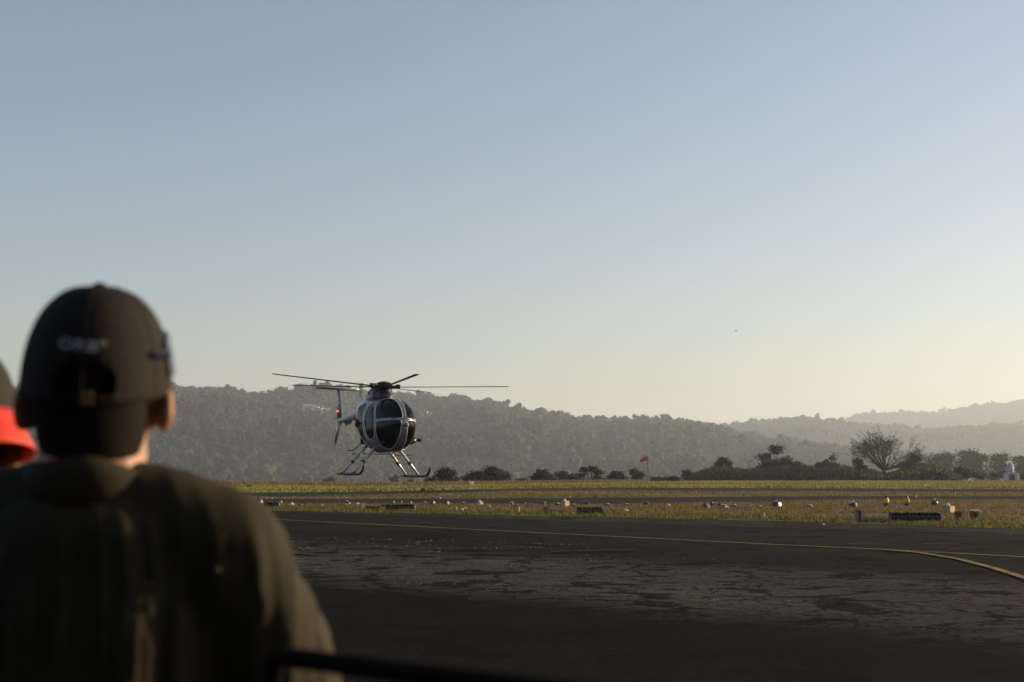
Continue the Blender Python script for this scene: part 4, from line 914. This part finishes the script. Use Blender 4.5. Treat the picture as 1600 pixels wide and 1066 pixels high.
stand(1497, 799, 815.5, 7, 'narrow dark wooden stand right of the largest tan box', False); stand(1522, 798, 816.5, 10, 'wooden stand with white sheet on top at the right', True)
for px, yb, lab in [(1385, 791.2, 'left of the two yellow sacks standing behind the longest rack'), (1417, 791.4, 'right of the two yellow sacks standing behind the longest rack')]:
    s = gscale(yb); o = empty('yellow_sack', G(px, yb), .3, lab, 'sack', 'yellow sacks'); u = 1 / s
    lumpy([(3.2 * u, 0), (3.6 * u, 1 * u), (3.3 * u, 5 * u)], 14, 3, nxt(), .2).build('base', 'black', o)
    lumpy([(3.3 * u, 5 * u), (4.4 * u, 7 * u), (4.2 * u, 10.5 * u), (2.6 * u, 12.5 * u)], 14, None, nxt(), .25).build('cover', 'yellow', o)
    lumpy([(1.8 * u, 12.2 * u), (2.2 * u, 13.2 * u), (1.8 * u, 15 * u), (.6 * u, 16.4 * u)], 12, None, nxt(), .4).build('knot', 'black', o)

# ------------------------------------------------------------------ people
M['skin'] = varied('skin', (.36, .19, .11), (.44, .25, .15), 14, .5)
BS(M['skin']).inputs['Subsurface Weight'].default_value = .6; BS(M['skin']).inputs['Subsurface Radius'].default_value = (.02, .007, .004); BS(M['skin']).inputs['Subsurface Scale'].default_value = .5
M['hair'] = varied('dark hair', (.010, .008, .007), (.018, .014, .011), 40, .95, 0, .1)
M['brown_hair'] = varied('light brown hair', (.20, .09, .03), (.34, .17, .06), 50, .5)
M['jacket'] = varied('dark olive jacket cloth', (.021, .018, .009), (.037, .031, .016), 6, .85, .15, .2)
M['cap'] = varied('charcoal cap cloth', (.013, .011, .009), (.020, .016, .013), 60, .85, .15, .2)
M['olive_cap'] = varied('olive cap cloth', (.016, .015, .010), (.024, .022, .014), 40, .85)
M['visor_red'] = varied('red orange visor cloth', (.62, .045, .02), (.72, .065, .03), 40, .6)
M['trousers'] = varied('dark trousers', (.018, .018, .02), (.03, .03, .032), 20, .85)
M['shoe'] = varied('dark shoe leather', (.015, .013, .012), (.03, .026, .023), 10, .5)
M['shades'] = mat('dark sunglasses', (.008, .008, .009), .15)
M['rail'] = varied('matt black rail', (.005, .005, .005), (.009, .009, .009), 9, .9, 0, .04)
M['thread'] = mat('pale grey thread', (.5, .52, .56), .7)
M['buckle'] = mat('brass buckle', (.35, .27, .13), .35, .8)
M['grey_shirt'] = varied('dark grey shirt', (.03, .03, .032), (.045, .045, .047), 8, .85)
bpy.context.view_layer.layer_collection.children['place'].exclude = True      # shape the figures on an empty bench
def evaluated(o):
    sc.collection.objects.link(o); dg = bpy.context.evaluated_depsgraph_get()
    nm = bpy.data.meshes.new_from_object(o.evaluated_get(dg)); d = o.data; bpy.data.objects.remove(o); return nm
def remeshed(mb, name, voxel, smooth=6, disp=None):
    o = bpy.data.objects.new(name, mb.mesh(name))
    r = o.modifiers.new('r', 'REMESH'); r.mode = 'VOXEL'; r.voxel_size = voxel
    s = o.modifiers.new('s', 'SMOOTH'); s.iterations = smooth; s.factor = .5
    nm = evaluated(o)
    if disp:
        P = [(v.co.copy(), v.normal.copy()) for v in nm.vertices]; nm.vertices.foreach_set('co', [k for c, n in P for k in c + n * disp(c)]); nm.update()
    nm.polygons.foreach_set('use_smooth', [True] * len(nm.polygons)); nm.name = name
    return nm
def chain(mb, pts, rad, n=12):
    """tapered limb with round joints"""
    for i in range(len(pts) - 1): mb.path([pts[i], pts[i + 1]], [rad[i], rad[i + 1]], n)
    for p, r in zip(pts, rad): mb.ell(p, (r, r, r), n, 8)
def hand(mb, wrist, d, s):
    """palm, four curled fingers of unequal length and a thumb leaving the side of the palm"""
    d = Vector(d).normalized(); side = Vector((s, 0, 0)); side = (side - d * side.dot(d)).normalized(); nrm = d.cross(side) * s
    w_ = Vector(wrist); rot = Matrix((side, d, nrm)).transposed(); mb.ell(w_ + d * .05, (.04, .05, .016), 12, 8, rot)
    for k, (o_, ln) in enumerate(((-.03, .072), (-.01, .082), (.011, .077), (.031, .06))):
        b = w_ + d * .085 + side * -o_; m_ = b + d * ln * .5 - nrm * .012; e = m_ + d * ln * .28 - nrm * .03
        chain(mb, [w_ + d * .05 + side * -o_ * .8, b, m_, e], [.010, .0095, .0088, .0078], 8)
    t0 = w_ + d * .025 + side * .032; t1 = t0 + d * .032 + side * .022 - nrm * .01; chain(mb, [t0, t1, t1 + d * .032 - nrm * .012], [.012, .0105, .009], 8)
RIM, CH, TILT = 1.604, .133, .024
def crown_pt(th, t, k=1.0):
    c = max(0, math.cos(t)) ** .72; return Vector((.0935 * k * math.sin(th) * c, .107 * k * math.cos(th) * c, RIM + CH * math.sin(t) * k + TILT * math.cos(th) * (1 - math.sin(t))))
def person(loc, rz, label, yaw, scale=1.0, cap='cap', brim='cap', top='jacket', hair='hair', long_hair=False, shades=False, text=None, droop=.02):
    root = empty('person', loc, rz, label, 'person'); root.scale = (scale,) * 3
    YW = Matrix.Rotation(yaw, 3, 'Z')
    def turn(mb): mb.v = [tuple(YW @ Vector(v)) for v in mb.v]; return mb
    b = MB(); h = MB()
    h.ell((0, .004, 1.622), (.074, .093, .101), 20, 14); h.ell((0, .045, 1.545), (.05, .055, .045)); h.ell((0, .1, 1.582), (.014, .022, .026)); h.ell((0, .092, 1.555), (.026, .014, .012))
    for s in (1, -1):
        h.ell((s * .086, -.012, 1.582), (.010, .018, .034), 12, 10, Matrix.Rotation(s * .75, 3, 'Z')); h.ell((s * .077, 0, 1.578), (.012, .014, .022))
        h.ell((s * .03, .088, 1.606), (.017, .012, .010))
    turn(h); b.v += h.v; b.f += [tuple(i for i in f) for f in h.f]
    chain(b, [(0, -.03, 1.40), (0, -.018, 1.47), (0, -.004, 1.56)], [.08, .072, .066])
    b.ell((0, 0, 1.28), (.165, .11, .2)); b.ell((0, .01, 1.06), (.145, .105, .19)); b.ell((0, 0, .93), (.16, .115, .13))
    for s in (1, -1):
        chain(b, [(s * .04, -.02, 1.46), (s * .165, -.005, 1.40), (s * .235, .0, 1.14), (s * .19, .2, 1.03)], [.05, .055, .042, .029]); hand(b, (s * .185, .22, 1.025), (-s * .35, .9, -.15), -s)
        chain(b, [(s * .09, 0, .92), (s * .1, .015, .5), (s * .105, -.02, .1)], [.085, .058, .04]); chain(b, [(s * .105, -.02, .06), (s * .11, .12, .04)], [.04, .032])
    link('body', remeshed(b, 'body', .0065, 4), 'skin', root)
    for s in (1, -1):
        turn(MB().ell((s * .03, .094, 1.604), (.012, .008, .006), 10, 6)).build('eye', 'white', root, True)
        sh = MB(); chain(sh, [(s * .105, -.06, .06), (s * .108, .02, .055), (s * .112, .13, .045)], [.05, .054, .045]); sh.v = [(x, y, max(z, .004)) for x, y, z in sh.v]
        link('shoe', remeshed(sh, 'shoe', .012, 3), 'shoe', root)
    turn(MB().ell((0, .103, 1.556), (.024, .006, .005), 10, 6)).build('mouth', 'redbox', root, True)
    hb = MB(); hb.ell((0, -.006, 1.622), (.078, .091, .096), 20, 14); hb.v = [(x, y if y < .045 else .045, max(z, 1.515 + max(0, y + .05) * .9 + max(0, abs(x) - .045) * 1.2)) for x, y, z in hb.v]
    if not long_hair:
        hb.ell((0, -.034, 1.565), (.068, .055, .085), 18, 12); hb.v = [(x, y, max(z, 1.50)) for x, y, z in hb.v]
    turn(hb).build('hair', hair, root, True)
    if long_hair:
        lh = MB(); rr = random.Random(5)
        for k in range(46):
            a = R(rr.uniform(60, 300)); p = Vector((.083 * math.sin(a), .1 * math.cos(a), 1.6)); lh.path([p, p * 1.06 + Vector((0, 0, -.12 - 1.6 * .06)), Vector((p.x * 1.15 + rr.gauss(0, .01), p.y * 1.05, rr.uniform(1.28, 1.36)))], [.013, .012, .005], 5)
        turn(lh).build('long_hair', hair, root, True)
    # trousers, jacket with drape folds and a stand-up collar
    t = MB()
    for s in (1, -1): chain(t, [(s * .085, 0, .93), (s * .1, .012, .5), (s * .106, -.015, .13)], [.105, .08, .065])
    t.ell((0, 0, .95), (.175, .13, .13)); link('trousers', remeshed(t, 'trousers', .014, 4, lambda c: .005 * noise.noise((c.x * 14, c.y * 14, c.z * 22))), 'trousers', root)
    j = MB(); j.ell((0, -.005, 1.25), (.195, .145, .25)); j.ell((0, .0, 1.03), (.19, .14, .22)); j.path([(0, 0, .84), (0, 0, 1.05)], [.19, .185], 24, True, .75); j.ell((0, -.02, 1.40), (.15, .105, .105))
    for s in (1, -1):
        chain(j, [(s * .045, -.018, 1.462), (s * .105, -.012, 1.445), (s * .170, -.005, 1.408), (s * .222, .0, 1.29), (s * .268, .0, 1.13), (s * .21, .2, 1.035)], [.062, .067, .077, .079, .072, .05], 16)
    def folds(c):
        u = c.x * 36 + c.y * 22
        w_ = noise.noise((u * 1.0 + .6 * noise.noise((0, c.z * 6, 2)), c.z * 1.6, 1.7)); r_ = 1 - abs(w_) * 2.4
        g = max(0, r_) ** 2.4 * .013 + .006 * noise.noise((c.x * 16, c.y * 16, c.z * 7)) + .003 * noise.noise((c.x * 40, c.y * 40, c.z * 24))
        return g * min(1, max(.15, (1.47 - c.z) / .08)) * (1 if abs(c.x) < .2 else .55) - .004
    link('jacket' if top == 'jacket' else 'shirt', remeshed(j, 'jacket', .009, 8, folds), top, root)
    def onto(pts, bvh):
        o_ = []
        for p_ in pts:
            h_ = bvh.find_nearest(Vector(p_)); o_.append(h_[0] + h_[1] * .001)
        return o_
    from mathutils.bvhtree import BVHTree
    jo = [c_ for c_ in root.children if c_.name.split('.')[0] in ('jacket', 'shirt')][0]
    bv = BVHTree.FromPolygons([v.co for v in jo.data.vertices], [tuple(p_.vertices) for p_ in jo.data.polygons])
    MB().path(onto([(x_ / 100, -.2, 1.355 - .004 * math.cos(x_ * .2)) for x_ in range(-17, 18)], bv), .0022, 5).build('seam', top, jo, True)
    cl = MB(); n = 30; vs = []
    for r0, z0 in ((.090, 1.445), (.085, 1.474), (.082, 1.494), (.077, 1.494), (.076, 1.445)):
        for k in range(n):
            a = 2 * math.pi * k / n; vs.append((r0 * math.sin(a), -.012 + r0 * .98 * -math.cos(a), z0 + .026 * math.cos(a) * (1 if z0 > 1.47 else .1) + .003 * math.sin(5 * a)))
    cl.add(vs, [(i * n + k, i * n + (k + 1) % n, ((i + 1) % 5) * n + (k + 1) % n, ((i + 1) % 5) * n + k) for i in range(5) for k in range(n)]); cl.build('collar', top, root, True)
    # the cap: six panels, seams, button, arched opening behind with strap, curved peak
    cr = MB(); nth, nt_ = 96, 26; vs = []; fs = []
    for i in range(nt_ + 1):
        for k in range(nth): vs.append(crown_pt(2 * math.pi * k / nth, math.pi / 2 * i / nt_))
    for i in range(nt_):
        for k in range(nth):
            th = 2 * math.pi * (k + .5) / nth; p = crown_pt(th, math.pi / 2 * (i + .5) / nt_)
            if p.y < 0 and abs(p.x) < .034 and p.z + TILT < RIM + .014 + .034 * math.sqrt(1 - (p.x / .034) ** 2) + .01 and p.z + TILT > RIM + .014: continue
            fs.append(((i + 1) * nth + k, (i + 1) * nth + (k + 1) % nth, i * nth + (k + 1) % nth, i * nth + k))
    cr.add(vs, fs); turn(cr); co = cr.build('cap', cap, root, True); sm = co.modifiers.new('thick', 'SOLIDIFY'); sm.thickness = .003; sm.offset = -1
    se = MB()
    for k in range(6): se.path([crown_pt(R(60 * k), math.pi / 2 * q / 14, 1.001) for q in range(14)], .0008, 5, False)
    turn(se).build('seam', cap, co, True)
    turn(MB().ell((0, 0, RIM + CH + .001), (.009, .009, .005), 12, 6)).build('cap_button', cap, co, True)
    turn(MB().path([crown_pt(R(180 + d_), .06, 1.01) for d_ in range(-26, 27, 4)], .006, 6, True, .35)).build('strap', cap, co, True)
    bk = crown_pt(R(180 - 4), .06, 1.03); turn(MB().box(bk, (.014, .004, .016))).build('buckle', 'buckle', co)
    br = MB(); vs = []; nb = 25
    for k in range(nb):
        th = R(-62 + 124 * k / (nb - 1)); ln = .072 * math.cos(th * 1.42) ** .6 if abs(th) < 1.08 else 0
        for q in range(6):
            f_ = q / 5; p = crown_pt(th, .04); o_ = Vector((math.sin(th) * .4, 1, 0)).normalized() * ln * f_
            vs.append(p + o_ + Vector((0, 0, -droop * f_ - .02 * (p.x / .09) ** 2 * f_ + .004)))
    br.add(vs, [(k * 6 + q, k * 6 + q + 1, (k + 1) * 6 + q + 1, (k + 1) * 6 + q) for k in range(nb - 1) for q in range(5)]); turn(br); bo = br.build('peak', brim, co, True); sm = bo.modifiers.new('thick', 'SOLIDIFY'); sm.thickness = .004
    if brim != cap: bo['label'] = 'red orange peak of the cap'
    if shades:
        g = MB()
        for s in (1, -1):
            vs = []
            for k in range(12):
                th = R(s * (12 + (76 if s > 0 else 40) * k / 11) + 15)
                for z in (0, 1): p = crown_pt(th, .16 + z * .44 * (1 - .25 * (k / 11) ** 3), 1.055); vs.append(p)
            g.add(vs, [(2 * k, 2 * k + 1, 2 * k + 3, 2 * k + 2) for k in range(11)])
            g.path([crown_pt(R(s * d_ + 15), (.38), 1.02 - .012 * (d_ - (84 if s > 0 else 50)) / 24) for d_ in range(84 if s > 0 else 50, 109 if s > 0 else 75, 6)], .002, 6, True)
        g.path([crown_pt(R(d_), .45, 1.06) for d_ in (1, 8, 15, 22, 29)], .004, 6)
        turn(g); sg = g.build('sunglasses', 'shades', root); sm = sg.modifiers.new('thick', 'SOLIDIFY'); sm.thickness = .004; sg['label'] = 'dark sunglasses pushed up on the cap'
    if text:
        cu = bpy.data.curves.new('t', 'FONT'); cu.body = text; cu.size = .026; cu.align_x = 'CENTER'; cu.resolution_u = 3; cu.space_character = 1.05
        me = evaluated(bpy.data.objects.new('t', cu))
        bm = bmesh.new(); bm.from_mesh(me); bmesh.ops.triangulate(bm, faces=bm.faces); bmesh.ops.subdivide_edges(bm, edges=bm.edges, cuts=1)
        for v in bm.verts:
            x = -.002 + v.co.x * .88; z = 1.647 + v.co.y * .74 - v.co.x * .09
            sn = min(.99, max(0, (z + TILT * .6 - RIM) / (CH + TILT * .6))); tt = math.asin(sn); c = math.cos(tt) ** .72; sx = max(-.99, min(.99, x / (.0935 * c)))
            v.co = YW @ Vector((x * 1.012, -.107 * c * math.sqrt(1 - sx * sx) * 1.02, z))
        bm.to_mesh(me); bm.free(); link('cap_logo', me, 'thread', co)
    return root
head = at(150, 640, 1.8)
person((head.x, 1.8, 0), R(-2), 'man in dark olive jacket and charcoal cap seen from behind at left', R(9), 1.0, shades=True, text="ORB''")
person((-.846, 2.15, 0), R(-135), 'person in olive cap with red orange peak at the left frame edge', 0, .976, 'olive_cap', 'visor_red', 'grey_shirt', 'brown_hair', True, droop=.055)

bpy.context.view_layer.layer_collection.children['place'].exclude = False

# ------------------------------------------------------------------ the dark rail in front of the man
def barrier():
    c = at(425, 1024, 1.5); e = at(905, 1086, 1.18); r = .0105
    o = empty('crowd_barrier', (c.x, c.y, 0), 0, 'dark out of focus metal barrier rail across the bottom in front of man', 'barrier'); b = Vector((c.x, c.y, 0))
    t = c + (e - c) * 2.2; q = c.lerp(e, .18)
    MB().path([Vector((c.x, c.y, c.z - .09)) - b, Vector((c.x, c.y, c.z - .03)) - b, c + (e - c) * .02 - b, c + (e - c) * .06 - b, t - b], r, 10).build('top_rail', 'rail', o, True)
    MB().path([Vector((c.x, c.y, .35)) - b, Vector((t.x, t.y, .35)) - b], r, 10).build('lower_rail', 'rail', o, True)
    for p in (q, c, t): MB().path([p - b - Vector((0, 0, .05)), Vector((p.x, p.y, 0)) - b], r * .9, 10).build('post', 'rail', o, True)
    for k in range(4, 9):
        p = c.lerp(t, k / 9 + .03); MB().path([Vector((p.x, p.y, .35)) - b, p - b], .006, 6).build('bar', 'rail', o, True)
barrier()

# ------------------------------------------------------------------ the air
hz = MB().box((0, 0, 172), (19000, 19000, 384)).build('haze', None)
hm = bpy.data.materials.new('haze'); hm.use_nodes = True; t = hm.node_tree; t.nodes.clear()
oo = t.nodes.new('ShaderNodeOutputMaterial'); pv = t.nodes.new('ShaderNodeVolumePrincipled'); pv.inputs['Density'].default_value = 1.65e-4; pv.inputs['Color'].default_value = (.79, .9, 1.0, 1); pv.inputs['Anisotropy'].default_value = .35
t.links.new(pv.outputs[0], oo.inputs['Volume']); hz.data.materials.append(hm); hz['kind'] = 'stuff'; hz['label'] = 'thin warm evening haze over the valley'; hz['category'] = 'haze'
